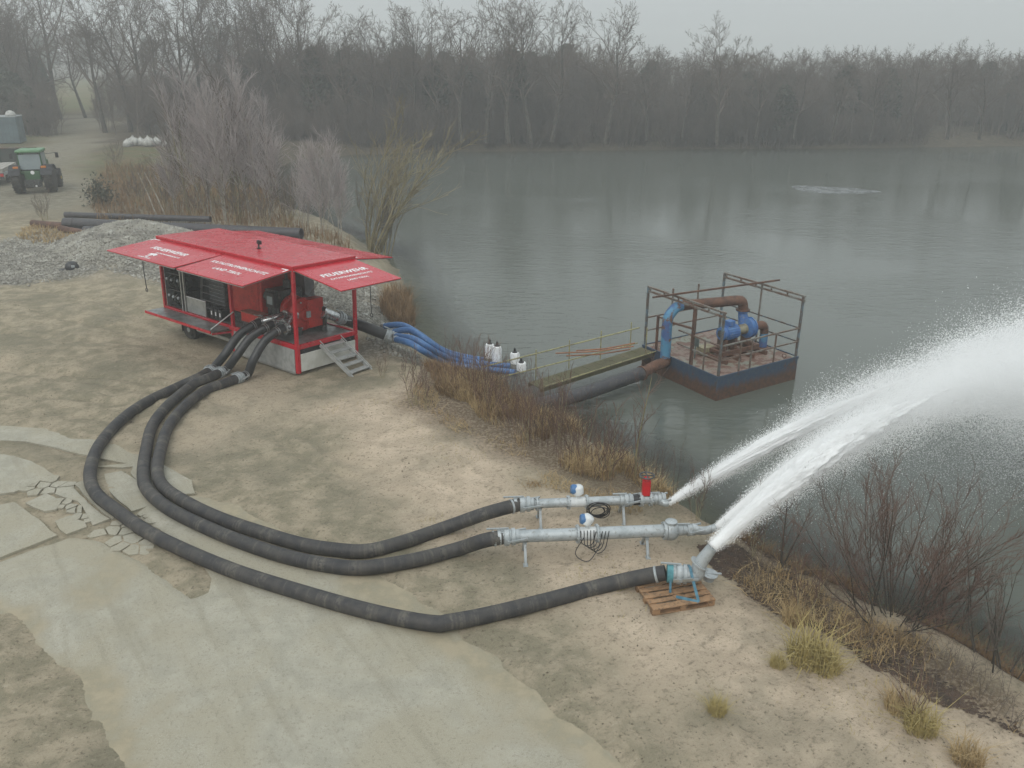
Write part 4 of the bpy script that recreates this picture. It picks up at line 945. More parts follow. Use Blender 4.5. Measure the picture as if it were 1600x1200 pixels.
# pipework of the pontoon
pr = .17; dy = 2.3; px_ = -.18; topz = 1.78; vx, vy = .30 + 2.62 * .88, .10 + (my + .32) * .88
MB().tube(spline([(vx, vy, (mz + .62) * .88), (vx, vy, topz - .30), (vx - .08, vy, topz - .08), (vx - .30, vy + .02, topz), (vx - 1.0, vy + .2, topz + .0), (.35, dy - .02, topz - .02)], .08), pr, 18).build('rising_pipe', MT['rust'], PT)
MB().ring((vx, vy, 1.42), (0, 0, 1), .15, .24, .02, 20).build('pipe_flange', MT['rust'], PT)
MB().tube(spline([(.37, dy - .02, topz - .02), (.12, dy, topz - .08), (px_ + .02, dy, topz - .35), (px_ - .02, dy, topz - .8), (px_, dy, .02)], .08), pr + .004, 18).build('down_pipe', MT['bluepipe'], PT)
MB().tube(spline([(vx + .30, .1 + my * .88, mz * .88), (vx + .68, my - .08, mz * .88), (vx + .82, my - .08, mz - .22), (vx + .86, my - .08, mz - .42)], .06), .145, 16).build('suction_elbow', MT['rust'], PT)
MB().tube([(vx + .86, my - .08, mz - .43), (vx + .86, my - .08, .02)], .14, 16).build('suction_pipe', MT['bluepipe'], PT)
MB().beam((px_ + .1, dy - .1, 1.25), (i0, 1.32, 1.25), .06, .06).beam((px_ + .1, dy + .1, 1.3), (i0, 3.0, 1.2), .05, .05).build('pipe_bracket', MT['rust'], PT)
for (u, v) in ((3.2, .18), (.2, 2.9)): MB().torus((u, v, .08), (1, .3, 0), .07, .014, 12, 6).build('mooring_eye', MT['rust'], PT)
PTM = Matrix.Translation(PO) @ Matrix.Rotation(PYAW, 4, 'Z')
# rusty elbow and black pipe to the shore
e0 = PTM @ Vector((px_, dy, .0)); e1 = G(1003, 583, -.62); e2 = G(905, 617, -.72); e3 = G(822, 637, -.80)
t = thing('shore_pipe', 'thick black pipe with rusty elbow running from pontoon to bank', 'pipe', e1)
MB().tube([p - e1 for p in spline([e0, e0 + Vector((0, -.02, -.15)), e0.lerp(e1, .5) + Vector((.08, .03, -.02)), e1], .06)], .18, 16).build('rusty_elbow', MT['rust'], t)
MB().tube([p - e1 for p in spline([e1, e2, e3, e3 + (e3 - e2).normalized() * .8 + Vector((0, 0, -.1))], .2)], .215, 18).build('pipe', MT['blackpipe'], t)
MB().ring(Vector((0, 0, 0)), e1 - e2, .19, .25, .03, 20).build('flange', MT['rust'], t)
# gangway
A = G(1012, 546, -.45); B = G(835, 602, -.62); t = thing('gangway', 'narrow mossy gangway with thin yellow handrails reaching the pontoon', 'gangway', B)
dv = (A - B); L = dv.length; dn = dv.normalized(); sn = Vector((-dn.y, dn.x, 0)).normalized()
for k in range(9):
    a = dn * (L * k / 9) ; b = dn * (L * (k + .98) / 9); MB().plate([a - sn * .30, b - sn * .30, b + sn * .30, a + sn * .30], .03, (0, 0, 1)).build('plank', MT['greenwalk'], t)
for s in (-1, 1): MB().beam(sn * s * .31 - Vector((0, 0, .08)), dv + sn * s * .31 - Vector((0, 0, .08)), .05, .13).build('side_beam', MT['greenwalk'], t)
for s in (-1, 1):
    for k in range(4):
        if s < 0 and k in (0, 1, 2): continue
        p = dn * (L * (k + .25) / 3.6) + sn * s * .38; MB().beam(p, p + Vector((0, 0, 1.0)), .035, .035).build('rail_post', MT['yellowrail'], t)
rl0 = G(725, 580, -.1) - B; rl1 = G(747, 575, .35) - B
MB().cyl(G(752, 574, .42) - B, G(999, 512, .50) - B, .024, n=8).build('handrail', MT['yellowrail'], t)
MB().cyl(G(752, 597, -.1) - B, G(996, 536, .0) - B, .022, n=8).build('mid_rail', MT['yellowrail'], t)
MB().cyl(dn * .1 - sn * .40 + Vector((0, 0, .06)), dv - sn * .4 + Vector((0, 0, .05)), .02, n=8).build('kerb_rail', MT['yellowrail'], t)
mb = MB()
for q in (((868, 552, .2), (990, 541, .35)), ((885, 556, .0), (985, 546, .2)), ((900, 548, .2), (992, 536, .45))): mb.tube([G(*q[0]), G(*q[0]).lerp(G(*q[1]), .5) - Vector((0, 0, .06)), G(*q[1])], .022, 6)
tag(mb.build('mooring_rope', MT['orange']), 'faded orange mooring straps stretched beside the gangway', 'rope')

# ------------------------------------------------------------------ the yard further back
def tractor():
    c = on(58, 301); t = thing('tractor', 'green tractor with yellow rims seen from behind on the dirt track', 'tractor', c, (0, 0, R(17)))
    def wheelset(x, y, r, wd, nm='wheel'):
        w_ = bpy.data.objects.new(nm, None); COL.objects.link(w_); w_.parent = t; w_.location = (x, y, r)
        mb = MB(); mb.lathe((-wd / 2, 0, 0), (1, 0, 0), [(0, r * .58), (.03, r * .85), (.1, r * .95), (wd - .1, r * .95), (wd - .03, r * .85), (wd, r * .58)], 28)
        for k in range(18):
            a = 2 * math.pi * k / 18
            for s in (-1, 1):
                a2 = a + s * .08; p = Vector((0, math.cos(a2) * r * .965, math.sin(a2) * r * .965)); q = Vector((s * wd * .46, math.cos(a2 + .22) * r * .95, math.sin(a2 + .22) * r * .95)); mb.beam(p, q, .06, .07, p)
        mb.build('tyre', MT['rubber'], w_)
        mb = MB(); sg = 1 if x > 0 else -1
        for e in (1, -1): mb.ring((e * wd * .42, 0, 0), (1, 0, 0), r * .45, r * .60, .03, 24)
        mb.lathe((sg * .05, 0, 0), (sg, 0, 0), [(0, r * .5), (.05, r * .46), (.1, r * .2), (.2, r * .16), (.21, 0)], 18); mb.build('rim', MT['yellow'], w_)
    for s in (-1, 1): wheelset(s * 1.0, 0, .92, .62); wheelset(s * .95, 2.7, .66, .48)
    MB().box((-.34, .3, .75), (.34, 3.3, 1.25)).build('chassis', MT['greenpaint'], t, True, .05)
    hood = MB().box((-.42, 1.25, 1.25), (.42, 3.45, 1.95)).build('hood', MT['greenpaint'], t, True, .12)
    MB().box((-.36, 3.451, 1.3), (.36, 3.47, 1.85)).build('grille', MT['black'], t)
    MB().box((-.5, -.35, .7), (.5, .5, 1.5)).build('rear_housing', MT['greenpaint'], t, True, .05)
    cb = MB()
    for x in (-.72, .72):
        for y in (-.25, 1.2): cb.beam((x, y, 1.4), (x * .93, y + (.08 if y < 0 else -.05), 2.72), .09, .09)
    cb.box((-.78, -.32, 1.30), (.78, 1.3, 1.52)); cb.build('cab', MT['greenpaint'], t, True, .02)
    MB().box((-.80, -.40, 2.72), (.80, 1.30, 2.92)).build('cab_roof', MT['palegreen'], t, True, .07)
    MB().box((-.66, -.27, 1.62), (.66, -.25, 2.62)).build('rear_window', MT['glass'], t)
    for x in (-.73, .73): MB().box((x - .008, -.1, 1.55), (x + .008, 1.1, 2.66)).build('side_window', MT['glass'], t)
    MB().box((-.45, .2, 1.52), (.45, .7, 2.2)).build('seat', MT['black'], t, True, .06)
    for s in (-1, 1):
        mb = MB(); n = 9
        for i in range(n):
            a = .1 + 2.2 * i / n; b = .1 + 2.2 * (i + 1) / n
            mb.add([(s * x, math.cos(q + .45) * 1.0, .92 + math.sin(q + .45) * 1.0) for q in (a, b) for x in (.62, 1.36)], [(0, 1, 3, 2), (0, 2, 3, 1)])
        mb.box((s * 1.0 - .3, -.70, 1.52), (s * 1.0 + .3, -.2, 1.74)); mb.build('fender', MT['fender'], t)
        MB().box((s * .86 - .16, -.74, 1.75), (s * .86 + .16, -.62, 1.88)).build('rear_light', MT['amber'], t, True, .02)
        MB().cyl((s * .75, 1.2, 2.5), (s * 1.45, 1.3, 2.55), .02, n=6).box((s * 1.45 - .1, 1.27, 2.2), (s * 1.45 + .1, 1.33, 2.55)).build('mirror', MT['black'], t)
        MB().beam((s * .42, -.3, .85), (s * .38, -1.0, .62), .07, .09).build('lift_arm', MT['dark'], t)
    MB().box((-.55, -.45, .45), (.55, -.36, .95)).lathe((0, -.5, .7), (0, -1, 0), [(0, .07), (.2, .07), (.21, 0)], 8).build('hitch', MT['dark'], t)
    MB().lathe((.05, -.36, 1.42), (0, -1, 0), [(0, .13), (.01, .13), (.012, 0)], 14).build('badge', MT['letter'], t)
    MB().lathe((.16, -.5, .52), (0, -1, 0), [(0, .07), (.03, .07), (.04, 0)], 10).build('reflector', MT['letter'], t)
tractor()
c = on(34, 262); t = thing('skip_bin', 'dark green steel bin standing just beyond the tractor', 'skip', c, (0, 0, R(12)))
mb = MB(); mb.plate([(-1.5, -.8, .15), (1.5, -.8, .15), (1.7, -.9, 1.7), (-1.7, -.9, 1.7)], .05, (0, -1, 0)); mb.plate([(-1.5, .8, .15), (-1.7, .9, 1.5), (1.7, .9, 1.5), (1.5, .8, .15)], .05, (0, 1, 0))
mb.plate([(-1.5, -.8, .15), (-1.7, -.9, 1.7), (-1.7, .9, 1.5), (-1.5, .8, .15)], .05, (-1, 0, 0)); mb.plate([(1.5, -.8, .15), (1.5, .8, .15), (1.7, .9, 1.5), (1.7, -.9, 1.7)], .05, (1, 0, 0)); mb.box((-1.5, -.8, .1), (1.5, .8, .149)); mb.build('bin_wall', MT['skip'], t)
MB().beam((-1.75, -.93, 1.72), (1.75, -.93, 1.72), .09, .1).build('rim', MT['rustbeam'], t)
for x in (-1.2, 0, 1.2): MB().beam((x, -.86, .2), (x * 1.1, -.95, 1.66), .08, .05).build('rib', MT['skip'], t)
c = on(8, 291); t = thing('flatbed_trailer', 'low flatbed trailer carrying pale planks at the picture edge', 'trailer', c, (0, 0, R(17)))
MB().box((-2.4, -.1, .75), (.1, 4.6, .92)).build('bed', MT['galv'], t); MB().box((-2.42, -.14, .55), (.12, -.105, .95)).build('tail_board', MT['dark'], t)
for k in range(7):
    for lv in range(2): MB().box((-2.25 + .33 * k, .05 + .1 * lv, .925 + .16 * lv), (-1.97 + .33 * k, 4.4, 1.07 + .16 * lv)).build('plank', MT['plank'], t)
MB().box((-.12, -.18, .72), (.10, -.141, .92)).build('tail_light', MT['redlens'], t)
for s in (-2.1, -.15):
    MB().lathe((s, 2.0, .38), (1, 0, 0), [(-.12, .22), (-.1, .36), (.1, .36), (.12, .22)], 18).build('tyre', MT['rubber'], t)
c = on(0, 226); t = thing('container', 'blue grey steel container half cut off by the picture edge', 'container', c, (0, 0, R(14)))
MB().box((-3.4, 0, .12), (2.0, 2.4, 2.75)).build('shell', MT['container'], t, True, .03)
for k in range(14): MB().box((-3.2 + .38 * k, -.035, .25), (-3.04 + .38 * k, -.001, 2.6)).build('rib', MT['container'], t)
MB().box((-3.43, -.05, 2.752), (2.03, 2.45, 2.83)).build('roof_edge', MT['galv'], t)
for x in (-3.3, 1.9): MB().box((x - .09, -.06, 0), (x + .09, .12, .119)).build('corner_foot', MT['dark'], t)
tb = thing('tarp_bundle', 'pale bundle lying on top of the blue grey container', 'bundle', Vector(c) + Vector((1.2, 1.0, 2.83)))
MB().lathe((0, 0, 0), (.1, 0, 1), [(0, .5), (.15, .55), (.4, .42), (.55, .15), (.58, 0)], 10).build('cover', MT['bag'], tb)
# white bulk bags
rs = random.Random(5)
for k, (x, y, s, lb) in enumerate(((200, 229, .9, 'leftmost white bulk bag of the row by the thicket'), (209, 227, 1.1, 'second white bulk bag from the left by the thicket'), (221, 227, .95, 'third white bulk bag from the left, tied to a point'), (233, 228, 1.15, 'widest white bulk bag near the middle of the row'), (245, 227, 1.0, 'fifth white bulk bag from the left by the thicket'), (259, 229, .6, 'small low white bag at the right end of the row'))):
    c = on(x, y); t = thing('bulk_bag', lb, 'bag', c, (0, 0, rs.uniform(0, 3)), 'white bulk bags by the thicket'); mb = MB()
    prof = [(0, .42), (.12, .52), (.4, .54), (.62, .40), (.75, .16), (.82, .10), (.95, .02)]; n = 14; V = []; F = []
    for z, r_ in prof:
        for q in range(n): a = 2 * math.pi * q / n; V.append(((r_ * (1 + rs.uniform(-.12, .12))) * math.cos(a) * s, (r_ * (1 + rs.uniform(-.12, .12))) * math.sin(a) * s, z * s * rs.uniform(.92, 1.05)))
    for i in range(len(prof) - 1):
        for q in range(n): F.append((i * n + q, i * n + (q + 1) % n, (i + 1) * n + (q + 1) % n, (i + 1) * n + q))
    mb.add(V, F); mb.build('sack', MT['bag'], t, True, 0, 80)
# pipes behind the gravel heap
def lyingpipe(px0, px1, r, mat, lb, zz=0.0, nm='stored_pipe'):
    a = on(*px0); b = on(*px1); z = max(gz(a.x, a.y), gz(b.x, b.y)) + r * .9 + zz; a.z = z; b.z = z
    t = thing(nm, lb, 'pipe', a, group='old pipes lying behind the gravel heap'); d = (b - a)
    mb = MB(); n = 18; mb.tube([d * 0, d * .5 + Vector((0, 0, -.02)), d], r, n, False); mb.tube([d, d * .5, d * 0], r * .88, n, False)
    for q in (d * 0, d): mb.ring(q, d, r * .88, r, .002, n)
    mb.build('barrel', MT[mat], t); MB().ring(d * .04, d, r * .99, r * 1.06, .06, n).build('end_band', MT[mat], t)
lyingpipe((104, 360), (472, 377), .30, 'blackpipe', 'longest black pipe of the stack, ending in an open mouth', .12)
lyingpipe((134, 369), (430, 385), .28, 'blackpipe', 'black pipe lying lowest and nearest to the gravel heap')
lyingpipe((104, 345), (330, 352), .17, 'blackpipe', 'thin dark pipe lying at the back of the stack', .2)
lyingpipe((52, 354), (104, 358), .20, 'rust', 'rust brown pipe end sticking out left of the black pipes')
lyingpipe((96, 364), (140, 369), .17, 'rust', 'short rust red pipe in front of the black pipes')
# dark cap on the gravel
c = on(113, 420); t = thing('helmet', 'small shiny black helmet lying on the grey gravel', 'helmet', c, (0, 0, .4))
MB().lathe((0, 0, 0), (0, 0, 1), [(0, .28), (.1, .30), (.25, .24), (.33, .12), (.35, 0)], 16).build('shell', MT['smoothhose'], t); MB().plate([(-.2, -.2, .04), (-.55, -.12, .0), (-.55, .12, .0), (-.2, .2, .04)], .03, (0, 0, 1)).build('peak', MT['black'], t); MB().box((.0, -.31, .12), (.14, -.28, .22)).build('badge', MT['galv'], t)
# thin ice on the lake
def ice_mat():
    m, nt, b = newmat('thin_ice'); b.inputs['Base Color'].default_value = (.22, .23, .23, 1); b.inputs['Roughness'].default_value = .45
    tr = nt.nodes.new('ShaderNodeBsdfTransparent'); mx = nt.nodes.new('ShaderNodeMixShader'); nt.links.new(rng(nt, noise(nt, position(nt), .9, 5, .6), .3, .7, .15, .7), mx.inputs[0]); nt.links.new(tr.outputs[0], mx.inputs[1]); nt.links.new(b.outputs[0], mx.inputs[2]); nt.links.new(mx.outputs[0], nt.nodes['Material Output'].inputs['Surface']); return m
mb = MB(); cI = G(1290, 297, WZ); pts = []
for k in range(90):
    a = 2 * math.pi * k / 90; u = math.cos(a); v = math.sin(a); q_ = 1 + .16 * float(fbm(u * 2 + 3, v * 2, 4)); pts.append((cI.x + (2.3 * u + (.9 * (1 + u) if u > 0 else 0)) * q_, cI.y + (1.9 * v * (1 - .42 * u) - .8 * u) * q_, WZ + .012))
mb.plate(pts, .01, (0, 0, 1)); tag(mb.build('ice_sheet', ice_mat(), None, False), 'pale drop-shaped patch of thin ice on the lake', 'ice')
# ------------------------------------------------------------------ bare trees and shrubs
class Twigs:
    """many tapered polylines turned into one mesh at once"""
    def __init__(s): s.g = {}
    def add(s, pts, r0, r1, sides): s.g.setdefault((len(pts), sides), []).append((pts, r0, r1))
    def mesh(s, name, mat):
        Vs = []; Fs = []; base = 0
        for (k, n), L in s.g.items():
            P_ = np.array([l[0] for l in L], float); m = len(L); r0 = np.array([l[1] for l in L]); r1 = np.array([l[2] for l in L])
            Tn = np.gradient(P_, axis=1); Tn /= np.linalg.norm(Tn, axis=2, keepdims=True) + 1e-9
            ref = np.where(np.abs(Tn[:, :1, 2:3]) > .8, np.array([[[1., 0, 0]]]), np.array([[[0., 0, 1]]]))
            u = np.cross(Tn, np.broadcast_to(ref, Tn.shape)); u /= np.linalg.norm(u, axis=2, keepdims=True) + 1e-9; q = np.cross(Tn, u)
            rad = r0[:, None] + (r1 - r0)[:, None] * np.linspace(0, 1, k)[None, :]
            a = 2 * np.pi * np.arange(n) / n
            V = P_[:, :, None, :] + rad[:, :, None, None] * (np.cos(a)[None, None, :, None] * u[:, :, None, :] + np.sin(a)[None, None, :, None] * q[:, :, None, :])
            idx = base + np.arange(m * k * n).reshape(m, k, n); nx = np.roll(idx, -1, 2)
            Fs.append(np.stack([idx[:, :-1], nx[:, :-1], nx[:, 1:], idx[:, 1:]], -1).reshape(-1, 4)); Vs.append(V.reshape(-1, 3)); base += m * k * n
        V = np.concatenate(Vs); F = np.concatenate(Fs); me = bpy.data.meshes.new(name)
        me.vertices.add(len(V)); me.vertices.foreach_set('co', V.ravel()); me.loops.add(F.size); me.loops.foreach_set('vertex_index', F.ravel())
        me.polygons.add(len(F)); me.polygons.foreach_set('loop_start', np.arange(0, F.size, 4)); me.polygons.foreach_set('use_smooth', np.ones(len(F), bool))
        me.update(calc_edges=True); me.materials.append(mat); return me
def rvec(rs): return np.array([rs.gauss(0, 1), rs.gauss(0, 1), rs.gauss(0, 1)])
def grow(rs, p, d, L, r, lv, spec, out):
    sp = spec[lv]; n = sp['n']; pts = [np.array(p, float)]; d = np.array(d, float); d /= np.linalg.norm(d); ds = [d]
    for i in range(n):
        d = d + rvec(rs) * sp['wob'] + np.array([0, 0, sp.get('up', 0)]) + np.array(sp.get('lean', (0, 0, 0))); d /= np.linalg.norm(d)
        pts.append(pts[-1] + d * L / n); ds.append(d)
    r1 = r * sp.get('tap', .3); out[lv].add(pts, r, r1, sp['s']) if lv < len(out) else None
    if 'kids' not in sp: return
    k = sp['kids']; k = max(1, int(k * rs.uniform(.8, 1.25)))
    for j in range(k):
        t = sp['start'] + (1 - sp['start']) * ((j + rs.uniform(.1, .9)) / k); f = t * n; i = min(int(f), n - 1); q = pts[i] + (pts[i + 1] - pts[i]) * (f - i)
        dd = ds[i + 1]; ax = np.cross(dd, rvec(rs)); ax /= np.linalg.norm(ax) + 1e-9; an = R(rs.uniform(*sp['ang']) * (1 - .25 * t)); nd = dd * math.cos(an) + ax * math.sin(an)
        rr = (r + (r1 - r) * t)
        grow(rs, q, nd, L * sp['ratio'] * rs.uniform(.65, 1.2) * (1.15 - sp.get('fall', .5) * t), max(rr * sp.get('rr', .55), sp.get('rmin', .004)), lv + 1, spec, out)
def two(rs, builder, bark, twig, name):
    """returns (trunk mesh, crown mesh)"""
    tr, cr = Twigs(), Twigs(); builder(rs, tr, cr); return tr.mesh('trunk', bark), cr.mesh('crown', twig)
def tall(h, rmin, lean=(0, 0, 0), kids=(11, 7, 6, 4)):
    spec = [dict(n=8, wob=.06, up=.03, lean=lean, kids=kids[0], start=.34, ang=(35, 72), ratio=.60, s=7, tap=.18, rr=.55, fall=.38),
            dict(n=6, wob=.16, up=.09, kids=kids[1], start=.2, ang=(25, 60), ratio=.46, s=5, tap=.25, rr=.5, fall=.5),
            dict(n=5, wob=.2, up=.06, kids=kids[2], start=.15, ang=(25, 60), ratio=.5, s=4, tap=.3, rr=.5, rmin=rmin * 1.3),
            dict(n=3, wob=.2, up=.05, kids=kids[3], start=.2, ang=(20, 55), ratio=.55, s=3, tap=.4, rr=.6, rmin=rmin),
            dict(n=2, wob=.2, s=3, tap=.5)]
    def b(rs, tr, cr): grow(rs, (0, 0, -.2), (0, 0, 1), h * .72, h * .019, 0, spec, [tr, cr, cr, cr, cr])
    return b
def stems(h, ns, spread, rad, rmin, kids=(9, 6), tw_ang=(12, 35), droop=.02, basew=.35, lean=(0, 0, 0), wob0=.05, up0=.05):
    spec = [dict(n=7, wob=wob0, up=up0, lean=lean, kids=kids[0], start=.22, ang=(18, 45), ratio=.38, s=5, tap=.2, rr=.5, rmin=rmin * 1.5, fall=.6),
            dict(n=4, wob=.12, up=.10, kids=kids[1], start=.15, ang=tw_ang, ratio=.55, s=3, tap=.4, rr=.6, rmin=rmin),
            dict(n=3, wob=.14, up=droop, s=3, tap=.5)]
    def b(rs, tr, cr):
        for k in range(ns):
            a = rs.uniform(0, 6.28); q = rs.uniform(0, basew); sl = rs.uniform(0, spread)
            grow(rs, (q * math.cos(a), q * math.sin(a), -.1), (math.cos(a) * sl, math.sin(a) * sl, 1), h * rs.uniform(.6, 1), rad * rs.uniform(.6, 1), 0, spec, [tr, cr, cr])
    return b
def round_tree(h, rmin):
    spec = [dict(n=7, wob=.06, up=.03, kids=19, start=.16, ang=(35, 70), ratio=.40, s=5, tap=.15, rr=.45, fall=.45),
            dict(n=4, wob=.2, up=.10, kids=9, start=.15, ang=(25, 60), ratio=.45, s=3, tap=.3, rr=.5, rmin=rmin * 1.2, fall=.4),
            dict(n=3, wob=.22, up=.06, kids=6, start=.1, ang=(20, 60), ratio=.55, s=3, tap=.4, rr=.6, rmin=rmin),
            dict(n=2, wob=.2, s=3, tap=.5)]
    def b(rs, tr, cr): grow(rs, (0, 0, -.2), (0, 0, 1), h, h * .012, 0, spec, [tr, cr, cr, cr])
    return b
TV = [two(random.Random(s), tall(15, .015, l, (13, 8, 6, 4)), MT['bark'], MT['twig'], 'tall') for s, l in ((1, (0, 0, 0)), (2, (.02, 0, 0)), (3, (-.02, .01, 0)), (4, (0, .02, 0)))]
def top_of(meshes):
    return max(max(v.co.z for v in m_.vertices) for m_ in meshes)
TVH = [top_of(m_) for m_ in TV]
def plant(name, label, cat, meshes, loc, sc=1., rz=0., group=None, rot=(0, 0)):
    t = thing(name, label, cat, loc, (rot[0], rot[1], rz), group); t.scale = (sc,) * 3
    for nm, me_ in zip(('trunk', 'crown'), meshes): link(nm, me_, t)
    return t
rs = random.Random(12)
last = [0]
def q4(): last[0] = rs.randrange(4); return last[0]
def hfor(yb, yt): return (yb - yt) / (yb - 80) * 9.2
named = [((95, 187), -25, 'tall bare tree left of the gap where the dirt track ends', 0), ((134, 184), 55, 'slim crooked bare tree standing right of the track gap', 1), ((38, 203), -15, 'tall bare tree rising above the container', 2), ((1120, 223), 30, 'broad round-crowned bare oak rising above the far wood', 3), ((945, 222), 14, 'fine-twigged bare tree highest on the far wood right of centre', 1), ((795, 221), -8, 'tallest bare tree above the middle of the far wood', 0)]
for (px, yt, lb, v) in named:
    c = on(*px); plant('bare_tree', lb, 'tree', TV[v], c, hfor(px[1], yt) / TVH[v] * (1.15 if px[0] < 480 else 1.), rs.uniform(0, 6), 'bare trees beyond the lake')
row = [(205, 208, -8), (232, 210, 5), (262, 212, 12), (288, 212, -5), (322, 208, 2), (352, 210, -12), (385, 208, -8), (418, 212, 2), (447, 215, 0), (478, 214, 8), (508, 217, 12), (548, 218, 8), (588, 218, 18), (615, 219, 25), (650, 219, 12), (690, 220, 14), (722, 221, 14), (760, 221, 10), (830, 221, 6), (862, 221, 22), (-30, 205, -20), (8, 200, 15), (62, 199, 8), (165, 206, 20)]
for (x, y, yt) in row:
    c = on(x, y + rs.uniform(-3, 2)); plant('bare_tree', 'tall bare tree in the misty row behind the left half of the lake', 'tree', TV[q4()], c, hfor(y, yt) / TVH[last[0]] * rs.uniform(.97, 1.08) * (1.14 if x < 480 else 1.03), rs.uniform(0, 6), 'bare trees in the misty row')
for (x, y, yt) in [(1010, 222, 62), (1065, 222, 62), (1180, 223, 72), (1240, 223, 78), (1300, 223, 80), (1360, 223, 80), (1420, 223, 76), (1480, 223, 72), (1530, 223, 76), (1580, 223, 90), (1620, 223, 85)]:
    c = on(x, y + rs.uniform(-8, -3)); plant('bare_tree', 'low bare tree on the skyline of the far wood at the right', 'tree', TV[q4()], c, hfor(y, yt) / TVH[last[0]], rs.uniform(0, 6), 'bare trees on the right skyline')
# the far wood: one mass
fcol = bpy.data.collections.new('wood_pieces')
def piece(me_list):
    o = bpy.data.objects.new('wood_piece', me_list); fcol.objects.link(o)
def joined(builder, mat, seed):
    tr = Twigs(); builder(random.Random(seed), tr, tr); return tr.mesh('wood_piece', mat)
piece(joined(round_tree(7.4, .013), MT['twig'], 31)); piece(joined(round_tree(8.0, .013), MT['twig'], 32))
piece(joined(stems(6.2, 11, .45, .04, .012, (13, 10), (15, 45), .03, 1.2), MT['twig'], 33)); piece(joined(stems(4.6, 16, .7, .03, .012, (12, 9), (15, 50), .03, 1.4), MT['twig'], 34))
def conifer(seed, h=8.5):
    rs = np.random.RandomState(seed); n = 5200; z = rs.uniform(.25, 1, n) ** .8 * h; a = rs.uniform(0, 6.28, n); lay_ = np.abs(np.sin(z * 3.3 + rs.uniform(0, 6)))
    rr = np.sqrt(np.clip(1 - (z / h) ** 3, 0, 1)) * 1.9 * (.55 + .45 * lay_) * rs.uniform(.25, 1, n) ** .5 + .15; c = np.stack([rr * np.cos(a), rr * np.sin(a), z - .15 * rr], -1)
    V = (c[:, None, :] + rs.normal(0, .17, (n, 3, 3))).reshape(-1, 3); F = np.arange(n * 3).reshape(-1, 3)
    tk = MB().cyl((0, 0, -.2), (0, 0, h * .9), .14, .03, 6); b0 = len(V)
    me = bpy.data.meshes.new('wood_piece'); me.from_pydata(V.tolist() + [tuple(p) for p in tk.v], [], F.tolist() + [tuple(i + b0 for i in f) for f in tk.f]); me.materials.append(MT['needles']); return me
piece(conifer(5)); piece(conifer(6, 7.5))
pts = []; sc = []; ro = []; ix = []
def scatter(x0, x1, D0, D1, n, s0, s1, kinds, ok=None):
    k = 0
    while k < n:
        px = rs.uniform(x0, x1); D = rs.uniform(D0, D1); X_ = (px - 800) / FPX * (D * math.cos(PITCH) + (CAM_H) * math.sin(PITCH))
        if ok and not ok(px, D): k += 1; continue
        if -poly_sd(np.array([X_]), np.array([D]), LAKE)[0] < .6: k += 1; continue
        pts.append((X_, D, 0)); sc.append(rs.uniform(s0, s1)); ro.append(rs.uniform(0, 6.28)); ix.append(rs.choice(kinds)); k += 1
gap = lambda px, D: not (84 < px < 158 and D < 240)
scatter(430, 1750, 94.5, 101, 430, .45, .9, (2, 3, 3)); scatter(400, 980, 99, 135, 280, .85, 1.15, (0, 1, 0, 1, 0, 1, 2, 2, 4)); scatter(980, 1750, 99, 130, 330, .80, 1.04, (0, 1, 0, 1, 0, 1, 2, 2, 2, 5))
scatter(155, 450, 96, 140, 85, .7, 1.0, (0, 1, 2, 2, 3), gap); scatter(290, 470, 62, 90, 30, .4, .75, (2, 3), gap); scatter(-250, 84, 108, 150, 90, .85, 1.3, (0, 1, 2, 3, 4), gap); scatter(10, 82, 100, 108, 26, .6, .95, (2, 3, 5), gap)
scatter(-300, 420, 250, 300, 90, 1.3, 1.9, (0, 1, 1, 4))
zz = terr(np.array([p[0] for p in pts]), np.array([p[1] for p in pts])); pts = [(p[0], p[1], z) for p, z in zip(pts, zz)]
me = bpy.data.meshes.new('far_wood'); me.from_pydata(pts, [], []); fattr(me, 'psc', sc); fattr(me, 'prot', ro); a_ = me.attributes.new('pidx', 'INT', 'POINT'); a_.data.foreach_set('value', ix)
far = link('far_wood', me); tag(far, 'dense misty brown wood lining the far shore', None, None, 'stuff')
ng = bpy.data.node_groups.new('wood_scatter', 'GeometryNodeTree'); ng.interface.new_socket('Geometry', in_out='INPUT', socket_type='NodeSocketGeometry'); ng.interface.new_socket('Geometry', in_out='OUTPUT', socket_type='NodeSocketGeometry')
gi = ng.nodes.new('NodeGroupInput'); go = ng.nodes.new('NodeGroupOutput'); mp_ = ng.nodes.new('GeometryNodeMeshToPoints'); iop = ng.nodes.new('GeometryNodeInstanceOnPoints'); ci = ng.nodes.new('GeometryNodeCollectionInfo')
ci.inputs['Collection'].default_value = fcol; ci.inputs['Separate Children'].default_value = True; ci.inputs['Reset Children'].default_value = True; iop.inputs['Pick Instance'].default_value = True
def nattr(ng, nm, ty):
    n = ng.nodes.new('GeometryNodeInputNamedAttribute'); n.data_type = ty; n.inputs[0].default_value = nm; return n.outputs[0]
cx = ng.nodes.new('ShaderNodeCombineXYZ'); ng.links.new(nattr(ng, 'prot', 'FLOAT'), cx.inputs[2])
L_ = ng.links.new; L_(gi.outputs[0], mp_.inputs[0]); L_(mp_.outputs[0], iop.inputs['Points']); L_(ci.outputs[0], iop.inputs['Instance']); L_(nattr(ng, 'pidx', 'INT'), iop.inputs['Instance Index']); L_(cx.outputs[0], iop.inputs['Rotation']); L_(nattr(ng, 'psc', 'FLOAT'), iop.inputs['Scale']); L_(iop.outputs[0], go.inputs[0])
far.modifiers.new('scatter', 'NODES').node_group = ng
